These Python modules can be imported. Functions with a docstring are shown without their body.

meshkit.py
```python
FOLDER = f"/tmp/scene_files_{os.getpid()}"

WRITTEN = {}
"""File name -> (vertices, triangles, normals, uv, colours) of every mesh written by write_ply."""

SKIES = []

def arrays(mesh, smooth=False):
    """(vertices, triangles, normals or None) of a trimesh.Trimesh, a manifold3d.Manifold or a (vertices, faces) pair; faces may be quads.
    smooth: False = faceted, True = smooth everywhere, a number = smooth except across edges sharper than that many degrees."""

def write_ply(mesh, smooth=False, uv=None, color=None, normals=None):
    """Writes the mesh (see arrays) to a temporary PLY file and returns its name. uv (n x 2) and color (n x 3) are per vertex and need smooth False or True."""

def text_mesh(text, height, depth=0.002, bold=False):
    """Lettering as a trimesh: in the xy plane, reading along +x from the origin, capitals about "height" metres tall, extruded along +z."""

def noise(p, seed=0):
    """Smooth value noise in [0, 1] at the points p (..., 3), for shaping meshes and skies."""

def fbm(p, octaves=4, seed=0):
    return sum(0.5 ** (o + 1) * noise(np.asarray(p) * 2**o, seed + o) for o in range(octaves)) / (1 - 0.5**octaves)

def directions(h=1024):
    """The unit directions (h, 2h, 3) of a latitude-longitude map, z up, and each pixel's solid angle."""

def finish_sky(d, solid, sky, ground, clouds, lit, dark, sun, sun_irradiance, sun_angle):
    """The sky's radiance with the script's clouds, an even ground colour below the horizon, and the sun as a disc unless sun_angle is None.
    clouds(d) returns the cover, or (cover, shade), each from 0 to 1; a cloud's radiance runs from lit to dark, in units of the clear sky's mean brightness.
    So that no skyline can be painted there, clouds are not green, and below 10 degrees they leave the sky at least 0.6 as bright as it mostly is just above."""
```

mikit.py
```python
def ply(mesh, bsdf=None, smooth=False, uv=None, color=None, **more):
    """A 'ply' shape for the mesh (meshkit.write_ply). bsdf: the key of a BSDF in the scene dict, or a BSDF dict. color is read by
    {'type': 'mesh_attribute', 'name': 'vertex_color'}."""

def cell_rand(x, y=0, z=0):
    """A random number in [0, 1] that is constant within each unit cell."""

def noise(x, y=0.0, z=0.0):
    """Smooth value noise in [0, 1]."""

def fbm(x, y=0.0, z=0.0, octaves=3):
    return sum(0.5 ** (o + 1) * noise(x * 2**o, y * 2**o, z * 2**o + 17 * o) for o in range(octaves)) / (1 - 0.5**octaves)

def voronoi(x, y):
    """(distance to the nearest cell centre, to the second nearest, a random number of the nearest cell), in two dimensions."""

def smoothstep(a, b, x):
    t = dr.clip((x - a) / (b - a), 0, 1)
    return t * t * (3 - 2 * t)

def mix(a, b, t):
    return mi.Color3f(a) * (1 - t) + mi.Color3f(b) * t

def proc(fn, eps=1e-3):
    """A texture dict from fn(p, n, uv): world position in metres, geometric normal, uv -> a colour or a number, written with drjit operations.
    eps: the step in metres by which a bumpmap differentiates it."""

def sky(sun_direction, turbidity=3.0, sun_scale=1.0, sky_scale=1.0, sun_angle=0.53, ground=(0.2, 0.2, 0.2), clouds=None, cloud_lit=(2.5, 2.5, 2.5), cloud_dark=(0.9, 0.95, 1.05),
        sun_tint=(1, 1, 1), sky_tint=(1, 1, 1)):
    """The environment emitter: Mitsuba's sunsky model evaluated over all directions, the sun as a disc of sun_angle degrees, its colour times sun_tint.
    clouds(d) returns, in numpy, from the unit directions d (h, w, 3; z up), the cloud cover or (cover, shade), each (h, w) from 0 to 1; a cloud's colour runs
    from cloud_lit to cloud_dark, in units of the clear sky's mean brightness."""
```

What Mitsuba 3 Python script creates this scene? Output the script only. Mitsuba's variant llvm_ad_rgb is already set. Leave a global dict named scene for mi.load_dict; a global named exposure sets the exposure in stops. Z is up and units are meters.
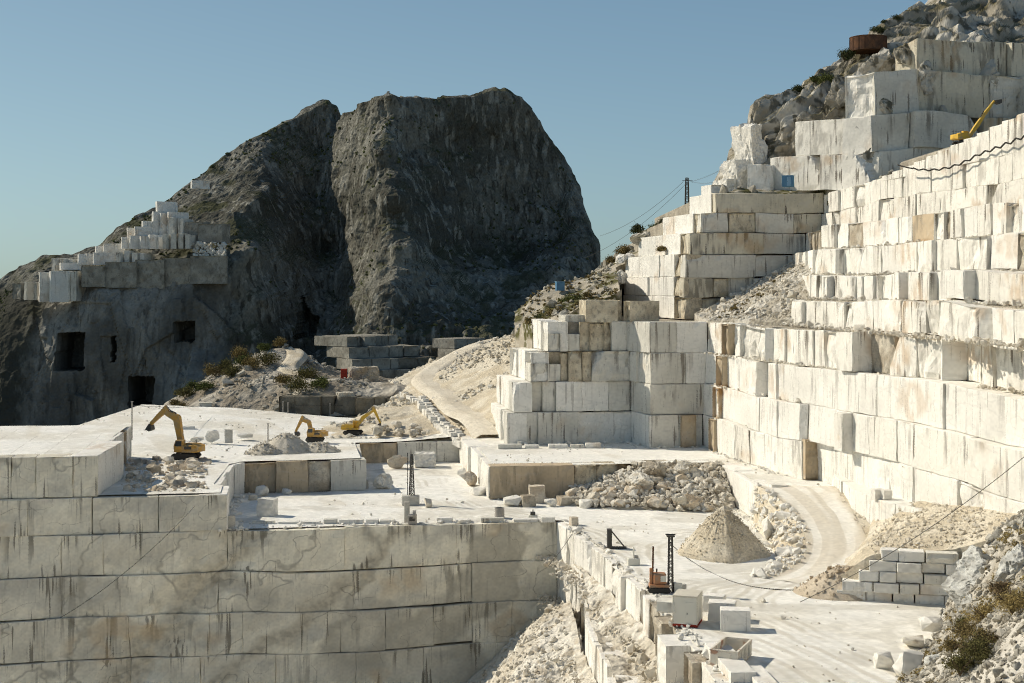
import math, random
import numpy as np, trimesh, drjit as dr, mitsuba as mi, mikit, meshkit
import manifold3d as m3
from shapely.geometry import Polygon, Point, LineString
from shapely.ops import unary_union
from scipy.spatial import Delaunay
from scipy.interpolate import RBFInterpolator, CubicSpline
from scipy.spatial import cKDTree
from scipy.ndimage import gaussian_filter
from mikit import noise, fbm, smoothstep, mix, cell_rand

T = mi.ScalarTransform4f
random.seed(7)
R = np.random.default_rng(11)
scene, labels = {}, {}

# ---------------------------------------------------------------- camera, sky, exposure
F, HY, CZ = 1407.0, 285.0, 31.0          # focal length in pixels, horizon row, camera height above the quarry floor
scene['camera'] = {'type': 'perspective', 'fov': 2 * math.degrees(math.atan(512 / F)), 'fov_axis': 'x',
                   'principal_point_offset_y': (341.5 - HY) / 683.0,
                   'to_world': T().look_at(origin=[0, 0, CZ], target=[0, 10, CZ], up=[0, 0, 1]),
                   'near_clip': 1.0, 'far_clip': 9000.0}
SUN_AZ, SUN_EL = math.radians(157.0), math.radians(37.0)
SUN = [math.cos(SUN_EL) * math.cos(SUN_AZ), math.cos(SUN_EL) * math.sin(SUN_AZ), math.sin(SUN_EL)]
scene['sky'] = mikit.sky(SUN, turbidity=2.6, ground=(0.25, 0.24, 0.22), sun_tint=(0.94, 1.05, 1.22), sky_tint=(0.76, 0.79, 0.73))
exposure = 1.75

# ---------------------------------------------------------------- helpers
_used = {}
def key_for(name, parent=None):
    base = f'{parent}__{name}' if parent else name
    n = _used.get(base, 0)
    _used[base] = n + 1
    return base if n == 0 else f'{base}_{n:03d}'

def put(name, mesh, mat, parent=None, uv=None, smooth=False, **more):
    k = key_for(name, parent)
    scene[k] = mikit.ply(mesh, mat, smooth=smooth, uv=uv, **more)
    return k

def tag(k, label=None, cat=None, group=None, kind=None):
    d = labels.setdefault(k, {})
    for a, b in (('label', label), ('category', cat), ('group', group), ('kind', kind)):
        if b: d[a] = b
    return k

def thing(name, label, cat, group=None):
    return tag(key_for(name), label, cat, group)

def struct(k, label=None):
    return tag(k, label, kind='structure')

def at(px, py, Y):                       # the point at distance Y seen at a pixel
    return np.array([(px - 512) / F * Y, Y, CZ - (py - HY) / F * Y])

def on(px, py, z=0.0):                   # the point at height z seen at a pixel
    return at(px, py, F * (CZ - z) / (py - HY))

def cat(ms):
    vs, fs, n = [], [], 0
    for m in ms:
        v, f = (np.asarray(m.vertices), np.asarray(m.faces)) if hasattr(m, 'vertices') else m
        vs.append(v); fs.append(f + n); n += len(v)
    return np.vstack(vs), np.vstack(fs)

def hull(pts):
    h = trimesh.convex.convex_hull(np.asarray(pts, float))
    return np.asarray(h.vertices), np.asarray(h.faces)

def box(cx, cy, cz, sx, sy, sz, rot=0.0, cham=0.0):
    if cham > 0:
        c = min(cham, .45 * min(sx, sy, sz)); p = []
        for a in (-1, 1):
            for b in (-1, 1):
                for d in (-1, 1):
                    p += [(a * (sx / 2 - c), b * (sy / 2 - c), d * sz / 2), (a * (sx / 2 - c), b * sy / 2, d * (sz / 2 - c)), (a * sx / 2, b * (sy / 2 - c), d * (sz / 2 - c))]
        v, f = hull(p)
    else:
        m = trimesh.creation.box((sx, sy, sz)); v, f = np.array(m.vertices), np.array(m.faces)
    c, s = math.cos(rot), math.sin(rot)
    v = v @ np.array([[c, s, 0], [-s, c, 0], [0, 0, 1]])
    return v + [cx, cy, cz], f

def beam(p, q, w0, h0, w1=None, h1=None, up=(0, 0, 1)):
    p, q = np.asarray(p, float), np.asarray(q, float)
    w1, h1 = w1 or w0, h1 or h0
    d = (q - p) / np.linalg.norm(q - p)
    s = np.cross(d, up)
    s = s / np.linalg.norm(s) if np.linalg.norm(s) > 1e-6 else np.array([1.0, 0, 0])
    u = np.cross(s, d)
    return hull([p + a * s * w0 / 2 + b * u * h0 / 2 for a in (-1, 1) for b in (-1, 1)] + [q + a * s * w1 / 2 + b * u * h1 / 2 for a in (-1, 1) for b in (-1, 1)])

def tube(pts, r, n=6):
    pts = np.asarray(pts, float); k = len(pts)
    d = np.gradient(pts, axis=0); d /= np.maximum(np.linalg.norm(d, axis=1, keepdims=True), 1e-9)
    ref = np.array([0, 0, 1.0]) if abs(d[:, 2]).mean() < .8 else np.array([1.0, 0, 0])
    s = np.cross(d, ref); s /= np.maximum(np.linalg.norm(s, axis=1, keepdims=True), 1e-9)
    u = np.cross(s, d); a = np.arange(n) * 2 * np.pi / n
    r = np.broadcast_to(np.asarray(r, float), (k,))
    v = (pts[:, None] + r[:, None, None] * (np.cos(a)[None, :, None] * s[:, None] + np.sin(a)[None, :, None] * u[:, None])).reshape(-1, 3)
    i, j = np.meshgrid(np.arange(k - 1), np.arange(n), indexing='ij'); j2 = (j + 1) % n
    f = np.concatenate([np.stack([i * n + j, (i + 1) * n + j, (i + 1) * n + j2], -1).reshape(-1, 3), np.stack([i * n + j, (i + 1) * n + j2, i * n + j2], -1).reshape(-1, 3)])
    v = np.vstack([v, pts[:1], pts[-1:]]); c0, c1 = k * n, k * n + 1; jj = np.arange(n)
    f = np.vstack([f, np.stack([jj * 0 + c0, jj, (jj + 1) % n], -1), np.stack([jj * 0 + c1, (k - 1) * n + (jj + 1) % n, (k - 1) * n + jj], -1)])
    return v, f

def move(m, rot=0.0, loc=(0, 0, 0), s=1.0):
    c, t = math.cos(rot), math.sin(rot)
    return np.asarray(m[0]) * s @ np.array([[c, t, 0], [-t, c, 0], [0, 0, 1]]) + np.asarray(loc, float), m[1]

def nz(p, f, seed=0, oct=4):             # centred fbm
    return meshkit.fbm(np.asarray(p) * f, oct, seed) * 2 - 1

def ridge(p, f, seed=0, oct=4):
    q, out, a = np.asarray(p, float) * np.asarray(f), 0, .5
    for o in range(oct):
        out = out + a * (1 - np.abs(2 * meshkit.noise(q * 2 ** o, seed + o) - 1)); a *= .5
    return out

def facet(P, n, seed=0, stretch=(1, 1, 1), tilt=.6):
    """Angular rock: every point takes the height of its nearest seed's own slanted plane, about -1 .. 1."""
    g = np.random.default_rng(seed + 900); Q = np.asarray(P, float).reshape(-1, 3) * np.asarray(stretch, float)
    c = Q[g.integers(0, len(Q), n)] ; _, k = cKDTree(c).query(Q)
    d = Q - c[k]; sc = np.median(np.linalg.norm(d, axis=1)) + 1e-9
    v = g.normal(size=(n, 3))
    return (g.uniform(-.6, .6, n)[k] + tilt * np.clip((d * v[k]).sum(1) / sc, -1.6, 1.6) * .45).reshape(np.asarray(P).shape[:-1])

# ---- lattice box, displaced: a sawn or broken block of marble
def lattice(w, d, h, seg):
    n = [max(1, int(round(x / seg))) + 2 for x in (w, d, h)]
    n[1] = min(n[1], 5)
    g = np.stack(np.meshgrid(*[np.arange(k + 1) for k in n], indexing='ij'), -1).reshape(-1, 3)
    ids = -np.ones([k + 1 for k in n], int)
    surf = ((g == 0) | (g == n)).any(1)
    gs = g[surf]; ids[tuple(gs.T)] = np.arange(len(gs))
    fs = []
    for ax in range(3):
        o1, o2 = [(1, 2), (2, 0), (0, 1)][ax]
        a, b = np.meshgrid(np.arange(n[o1]), np.arange(n[o2]), indexing='ij'); a, b = a.ravel(), b.ravel()
        for side in (0, n[ax]):
            def idx(da, db):
                p = np.zeros((len(a), 3), int); p[:, ax] = side; p[:, o1] = a + da; p[:, o2] = b + db
                return ids[tuple(p.T)]
            q = [idx(0, 0), idx(1, 0), idx(1, 1), idx(0, 1)]
            if side == 0: q = q[::-1]
            fs += [np.stack([q[0], q[1], q[2]], 1), np.stack([q[0], q[2], q[3]], 1)]
    tt = np.zeros(gs.shape)
    for ax, L in enumerate((w, d, h)):
        k = n[ax]; e = min(.10 / L, .3 / k)
        g = np.r_[0, np.linspace(e, 1 - e, k - 1), 1] if k > 2 else np.linspace(0, 1, k + 1)
        tt[:, ax] = g[gs[:, ax]]
    return tt, np.vstack(fs), (gs == 0) | (gs == np.array(n))

def block(origin, e, o, w, d, h, seg=.9, rough=.05, chip=.22, broken=0.0, split=None, seed=0):
    """A block whose outer face starts at ORIGIN (lower left), runs along e for w, is h tall and reaches d inwards (against o). -> mesh, uv"""
    t, f, m = lattice(w, d, h, seg)
    e3, o3, u3 = np.array([e[0], e[1], 0.0]), np.array([o[0], o[1], 0.0]), np.array([0, 0, 1.0])
    loc = np.stack([t[:, 0] * w, (t[:, 1] - 1) * d, t[:, 2] * h], 1)   # y: -d .. 0, 0 = outer face
    sgn = np.where(t > .5, 1.0, -1.0) * m
    wp = np.asarray(origin) + loc[:, :1] * e3 + loc[:, 1:2] * o3 + loc[:, 2:3] * u3
    sd = wp + seed * 7.3
    disp = rough * nz(wp, .35, 3, 3)[:, None] * sgn
    edge = (m.sum(1) >= 2)[:, None]
    ch = chip * np.clip(meshkit.noise(sd * .8, 5) * 2.2 - 1.15, 0, 1) ** 1.2 + .012
    disp -= np.where(edge, ch[:, None] * sgn, 0)
    near = np.minimum(np.minimum(loc[:, 0], w - loc[:, 0]), np.minimum(loc[:, 2], h - loc[:, 2])) < .14
    spall = np.clip(meshkit.noise(sd * .55, 15) * 3.2 - 2.3, 0, 1) * chip * 1.5     # here and there a bigger spall
    disp[:, 1] -= np.where(m[:, 1] & (t[:, 1] > .5) & near, spall, 0)
    if broken > 0:
        fr = ridge(sd, (.28, .28, .2), 9, 4); outer = m[:, 1] & (t[:, 1] > .5)
        disp[:, 1] -= np.where(outer, broken * (fr - .35) * 1.3, 0)
        top = m[:, 2] & (t[:, 2] > .5)
        disp[:, 2] -= np.where(top, broken * .35 * meshkit.noise(sd * .4, 8), 0)
    loc = loc + disp
    if split is not None:                 # a corner broken off along a slanting plane
        nrm, off = split
        c = np.array([w, 0, h]) * off
        dist = (loc - c) @ nrm
        k = np.clip(dist, 0, None)
        loc = loc - k[:, None] * nrm * .96 + (k[:, None] > 0) * .12 * nz(sd, .8, 6)[:, None] * nrm
    wp = np.asarray(origin) + loc[:, :1] * e3 + loc[:, 1:2] * o3 + loc[:, 2:3] * u3
    uv = np.stack([np.full(len(t), (seed * .618) % 1.0), t[:, 2]], 1)
    return (wp, f), uv

SEED = [0]
def wall_row(parent, path, z0, z1, mats, wmin=4, wmax=7.5, depth=3.0, jit=.25, gap=.10, gapz=.12, miss=.0, rough=.12, split=.1, seg=.95, piece='block', rng=None, poke=.0, chip=.22, amp=.05, proud=0.0, wob=.0, skip=None, matfn=None, warp=None):
    """One course of blocks along a plan path (left to right as seen from outside). mats = [(material, weight), ...]"""
    rng = rng or R
    names = [m for m, _ in mats]; wt = np.array([w for _, w in mats], float); wt /= wt.sum()
    for (x0, y0), (x1, y1) in zip(path[:-1], path[1:]):
        L = math.hypot(x1 - x0, y1 - y0)
        if L < .6: continue
        e = ((x1 - x0) / L, (y1 - y0) / L); o = (e[1], -e[0])
        n = max(1, int(round(L / rng.uniform(wmin, wmax))))
        cuts = np.linspace(0, L, n + 1)
        if n > 1: cuts[1:-1] += rng.uniform(-.32, .32, n - 1) * L / n
        for a, b in zip(cuts[:-1], cuts[1:]):
            SEED[0] += 1
            if rng.random() < miss: continue
            if skip is not None and skip(x0 + e[0] * (a + b) / 2, y0 + e[1] * (a + b) / 2): continue
            out = (rng.normal(0, jit * 1.5) if rng.random() < .4 else rng.normal(0, .03)) + proud
            if rng.random() < poke: out += rng.uniform(.7, 1.6)
            g = gap * rng.choice([.06, .12, .2, .6, 2.2, 4.0], p=[.32, .26, .17, .13, .09, .03]); gz = gapz * rng.choice([.25, .5, .9, 1.6, 2.6], p=[.25, .3, .25, .14, .06])
            mat = names[rng.choice(len(names), p=wt)]
            br = rng.uniform(.5, 1.5) if rng.random() < rough else 0.0
            if 'rough' in mat: br = max(br, rng.uniform(.6, 1.2))
            ov = matfn(x0 + e[0] * (a + b) / 2, y0, (z0 + z1) / 2, rng) if matfn else None
            if ov: mat, br = ov
            sp = None
            if rng.random() < split:
                nv = np.array([rng.choice([-1, 1]) * rng.uniform(.4, 1), rng.uniform(.3, 1.0), rng.uniform(.0, .8)]); nv /= np.linalg.norm(nv)
                sp = (nv, np.array([.5 + .32 * np.sign(nv[0]), 0, rng.uniform(.5, .8)]))
            tw = rng.normal(0, .012)
            ee = (e[0] * math.cos(tw) - e[1] * math.sin(tw), e[0] * math.sin(tw) + e[1] * math.cos(tw)); oo = (ee[1], -ee[0])
            zz0 = z0 + gz / 2 + rng.normal(0, wob); zz1 = z1 - gz / 2 + rng.normal(0, wob)
            org = (x0 + e[0] * (a + g / 2) + o[0] * out, y0 + e[1] * (a + g / 2) + o[1] * out, zz0)
            m, uv = block(org, ee, oo, b - a - g, depth + rng.uniform(0, .6), zz1 - zz0, seg=seg if br == 0 else seg * .62, rough=amp, chip=chip, broken=br, split=sp, seed=SEED[0])
            if warp: m = (warp(m[0]), m[1])
            put(piece, m, mat, parent, uv=uv)

def slab(poly, z0, z1):
    ms = []
    for g in getattr(poly, 'geoms', [poly]):
        m = trimesh.creation.extrude_polygon(g, z1 - z0, engine='earcut'); m.apply_translation([0, 0, z0]); ms.append(m)
    return cat(ms)

def sheet(poly, step, zfun, edge=None, skirt=0.0):
    """A ground sheet over a plan polygon, its heights from zfun(points)."""
    pts = []
    for g in getattr(poly, 'geoms', [poly]):
        for ring in [g.exterior, *g.interiors]:
            L = ring.length; k = max(8, int(L / (edge or step)))
            pts += [ring.interpolate(i / k * L).coords[0] for i in range(k)]
            pts += list(ring.coords[:-1])
    x0, y0, x1, y1 = poly.bounds
    gx, gy = np.meshgrid(np.arange(x0, x1, step), np.arange(y0, y1, step))
    g = np.stack([gx.ravel(), gy.ravel()], 1); g = g + R.uniform(-.35, .35, g.shape) * step
    import shapely
    inner = poly.buffer(-step * .4)
    g = g[shapely.contains_xy(inner, g[:, 0], g[:, 1])]
    p = np.unique(np.round(np.vstack([np.array(pts), g]), 4), axis=0)
    tri = Delaunay(p).simplices
    c = p[tri].mean(1)
    tri = tri[shapely.contains_xy(poly, c[:, 0], c[:, 1])]
    a, b, d = p[tri[:, 0]], p[tri[:, 1]], p[tri[:, 2]]
    cr = (b[:, 0] - a[:, 0]) * (d[:, 1] - a[:, 1]) - (b[:, 1] - a[:, 1]) * (d[:, 0] - a[:, 0])
    tri = tri[np.abs(cr) > 1e-6]; cr = cr[np.abs(cr) > 1e-6]
    tri[cr < 0] = tri[cr < 0][:, ::-1]
    v = np.column_stack([p, zfun(p)])
    if skirt:
        e = np.vstack([tri[:, [0, 1]], tri[:, [1, 2]], tri[:, [2, 0]]])
        es = {tuple(x) for x in e}
        b = np.array([x for x in es if (x[1], x[0]) not in es])
        u, inv = np.unique(b, return_inverse=True); inv = inv.reshape(b.shape) + len(v)
        v = np.vstack([v, v[u] - [0, 0, skirt]])
        tri = np.vstack([tri, np.stack([b[:, 1], b[:, 0], inv[:, 0]], 1), np.stack([b[:, 1], inv[:, 0], inv[:, 1]], 1)])
    return v, tri

def rbf_height(ctrl, smoothing=.0):      # ctrl: (x, y, z) points
    c = np.asarray(ctrl, float)
    r = RBFInterpolator(c[:, :2], c[:, 2], kernel='linear', smoothing=smoothing)
    return lambda p: r(np.asarray(p)[:, :2])

# ---- broken stones
def rock_variants(n, k=13, seed=3, flat=.75):
    g = np.random.default_rng(seed); out = []
    for _ in range(n):
        p = g.normal(size=(k, 3)); p /= np.linalg.norm(p, axis=1, keepdims=True)
        p = p * g.uniform(.75, 1.1, (k, 1)) * [1, g.uniform(.65, 1), g.uniform(.5, flat)]
        if g.random() < .6: p = np.clip(p, -g.uniform(.5, .8), g.uniform(.5, .8))
        out.append(hull(p))
    return out
ROCKS = rock_variants(14)
def stones(pos, size, rng=None, sink=.25):
    """One mesh of many stones at POS with half-sizes SIZE."""
    rng = rng or R; pos, size = np.asarray(pos, float), np.asarray(size, float)
    if not len(pos): return np.zeros((3, 3)), np.array([[0, 1, 2]])
    q = rng.normal(size=(len(pos), 4)); q[:, 1:3] *= .35; q /= np.linalg.norm(q, axis=1, keepdims=True)
    w, x, y, z = q.T
    M = np.stack([1 - 2 * (y * y + z * z), 2 * (x * y - z * w), 2 * (x * z + y * w), 2 * (x * y + z * w), 1 - 2 * (x * x + z * z), 2 * (y * z - x * w), 2 * (x * z - y * w), 2 * (y * z + x * w), 1 - 2 * (x * x + y * y)], 1).reshape(-1, 3, 3)
    which = rng.integers(0, len(ROCKS), len(pos)); vs, fs, n = [], [], 0
    for k, (v, f) in enumerate(ROCKS):
        i = np.nonzero(which == k)[0]
        if not len(i): continue
        vv = np.einsum('nij,vj->nvi', M[i], v) * size[i, None, None] + (pos[i] + np.array([0, 0, 1]) * size[i, None] * (.5 - sink))[:, None]
        vs.append(vv.reshape(-1, 3)); fs.append((f[None] + (np.arange(len(i)) * len(v))[:, None, None]).reshape(-1, 3) + n); n += vv.shape[0] * vv.shape[1]
    return np.vstack(vs), np.vstack(fs)

def boulder(c, sx, sy, sz, rot=0.0, seed=0, k=16, box_like=.8, tilt=0.0):
    """A broken boulder or roughly squared block resting at c."""
    g = np.random.default_rng(seed + 100)
    p = g.normal(size=(k, 3)); p /= np.abs(p).max(1, keepdims=True) ** box_like * np.linalg.norm(p, axis=1, keepdims=True) ** (1 - box_like)
    if box_like > .85:
        p = np.vstack([np.array([[a, b, d] for a in (-1, 1) for b in (-1, 1) for d in (-1, 1)]) * g.uniform(.86, 1.0, (8, 3)), p * .93])
    p = p * np.array([sx, sy, sz]) / 2
    ct, st = math.cos(tilt), math.sin(tilt)
    p = p @ np.array([[ct, 0, st], [0, 1, 0], [-st, 0, ct]])
    v, f = hull(p)
    m = trimesh.Trimesh(v, f, process=False).subdivide().subdivide()
    if max(sx, sy, sz) > 3: m = m.subdivide().subdivide()
    v = np.array(m.vertices); big = max(sx, sy, sz)
    v += .05 * min(sx, sy, sz) * np.stack([nz(v + seed * 5, 2.6 / big + .3, i, 4) for i in range(3)], 1) * 1.4
    if big > 3:
        v += (.045 * big * facet(v, 26, seed, tilt=1.0) + .02 * big * facet(v, 160, seed + 1, tilt=1.0))[:, None] * (v / np.maximum(np.linalg.norm(v, axis=1, keepdims=True), 1e-6))
    v[:, 2] -= v[:, 2].min() + .06
    return move((v, np.array(m.faces)), rot, c)

# ---- cliffs: a rock face given as distance over (x, z), with a back that falls away
def cliff(ctrl, top, zbot, nx, nzr, disp, xr=None, smoothing=0.0, back=60, drop=.45, zexp=1.0, kernel='thin_plate_spline'):
    c = np.array([at(*p) for p in ctrl + top])
    sc = np.array([1.0, 1.0])
    rb = RBFInterpolator(c[:, [0, 2]] * sc, c[:, 1], kernel=kernel, smoothing=smoothing)
    tp = np.array([at(*p) for p in top]); tp = tp[np.argsort(tp[:, 0])]
    xs = np.linspace(*(xr or (tp[0, 0], tp[-1, 0])), nx)
    zt = np.interp(xs, tp[:, 0], tp[:, 2])
    t = np.linspace(0, 1, nzr) ** zexp
    X = np.repeat(xs[:, None], nzr, 1); Z = zbot + (zt[:, None] - zbot) * t[None]
    Y = rb(np.stack([X.ravel(), Z.ravel()], 1)).reshape(X.shape)
    kb = 14; s = (np.arange(1, kb + 1) / kb) ** 1.4
    X = np.hstack([X, np.repeat(xs[:, None], kb, 1)])
    Y = np.hstack([Y, Y[:, -1:] + back * s]); Z = np.hstack([Z, Z[:, -1:] - drop * back * s])
    P = np.stack([X, Y, Z], -1)
    du, dv = np.gradient(P, axis=0), np.gradient(P, axis=1)
    N = np.cross(dv, du); N /= np.maximum(np.linalg.norm(N, axis=-1, keepdims=True), 1e-9)
    N *= np.where(N[..., 1:2] > 0, -1, 1) if False else 1
    if N[:, : nzr // 2, 1].mean() > 0: N = -N
    P = P + N * disp(P, N)[..., None]
    n2 = nzr + kb; i, j = np.meshgrid(np.arange(nx - 1), np.arange(n2 - 1), indexing='ij')
    a, b, cc, d = i * n2 + j, (i + 1) * n2 + j, (i + 1) * n2 + j + 1, i * n2 + j + 1
    f = np.concatenate([np.stack([a, b, cc], -1).reshape(-1, 3), np.stack([a, cc, d], -1).reshape(-1, 3)])
    return (P.reshape(-1, 3), f), rb

# ---------------------------------------------------------------- materials
def diffuse(fn, bump=None, scale=.1, eps=.05):
    d = {'type': 'diffuse', 'reflectance': mikit.proc(fn) if callable(fn) else {'type': 'rgb', 'value': fn}}
    if bump: d = {'type': 'bumpmap', 'arbitrary': mikit.proc(bump, eps=eps), 'scale': scale, 'bsdf': d}
    return {'type': 'twosided', 'bsdf': d}

def marble(base, streak=.5, rust=.15, grey=.3, vein=.25, dirt=(.17, .15, .125), rustc=(.46, .30, .15), joint=.0, wet=.0):
    def fn(p, n, uv):
        x, y, z = p.x, p.y, p.z
        up = dr.abs(n.z)
        tint = .945 + .075 * dr.clip(uv.x, 0, 1)
        c = mi.Color3f(base) * tint
        big = fbm(x * .11, y * .11, z * .13, 3)
        c = mix(c, mi.Color3f(base) * mi.Color3f(.74, .74, .73), grey * smoothstep(.42, .68, big))
        w = fbm(x * .5, y * .5, z * .5, 3)
        v = dr.abs(noise(x * .32 + 2.2 * w, y * .32 + 1.7 * w, z * .5 + x * .2 + 1.5 * w) - .5)
        c = mix(c, mi.Color3f(.50, .49, .46), vein * (1 - smoothstep(.0, .045, v)))
        s1 = fbm(x * 2.1, y * 2.1, z * .10, 3); s2 = noise(x * .55 + 9, y * .55, z * .22)
        drip = smoothstep(.53, .70, s1) * smoothstep(.36, .70, s2) * (.35 + .65 * smoothstep(.0, 1.0, uv.y))
        c = mix(c, mi.Color3f(dirt), dr.clip(streak * drip * (1 - up), 0, 1))
        s3 = noise(x * 5.3, y * 5.3, z * .16) * noise(x * 1.3 + 5, y * 1.3, z * .3)
        c = mix(c, mi.Color3f(dirt), dr.clip(streak * .9 * smoothstep(.46, .62, s3) * (1 - up), 0, 1))
        if wet > 0:                       # run-off patches spreading from the joints, broad and dark
            wz = smoothstep(.50, .64, fbm(x * .30 + 50, y * .30, z * .12, 4)) * smoothstep(.40, .62, fbm(x * 1.7, y * 1.7, z * .35, 3))
            c = mix(c, mi.Color3f(.15, .135, .11), wet * 1.3 * wz * (1 - up))
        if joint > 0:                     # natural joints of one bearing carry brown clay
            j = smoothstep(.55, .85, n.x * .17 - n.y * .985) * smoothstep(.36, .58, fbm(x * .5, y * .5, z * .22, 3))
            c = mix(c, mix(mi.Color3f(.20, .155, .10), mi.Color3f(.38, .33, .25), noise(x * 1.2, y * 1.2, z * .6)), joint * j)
        r = smoothstep(.60, .72, fbm(x * .13 + 31, y * .13, z * .17 + 7, 3)) * smoothstep(.3, .6, fbm(x * 1.1, y * 1.1, z * .4, 3))
        c = mix(c, mi.Color3f(rustc), rust * r)
        q = x * dr.abs(n.y) + y * dr.abs(n.x)
        cell = q / 1.15 + .35 * noise(x * .2, y * .2, 3); fr = cell - dr.floor(cell)
        saw = (1 - smoothstep(.0, .055, fr)) * smoothstep(.45, .7, noise(dr.floor(cell) * 1.7, z * .13, 4))
        c = c * (1 - (1 - up) * (.42 * saw + .07 * cell_rand(dr.floor(cell), dr.floor(z * .19))))
        g = noise(x * 3.1, y * 3.1, z * 3.1)
        return c * (.94 + .12 * g)
    return fn

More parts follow.
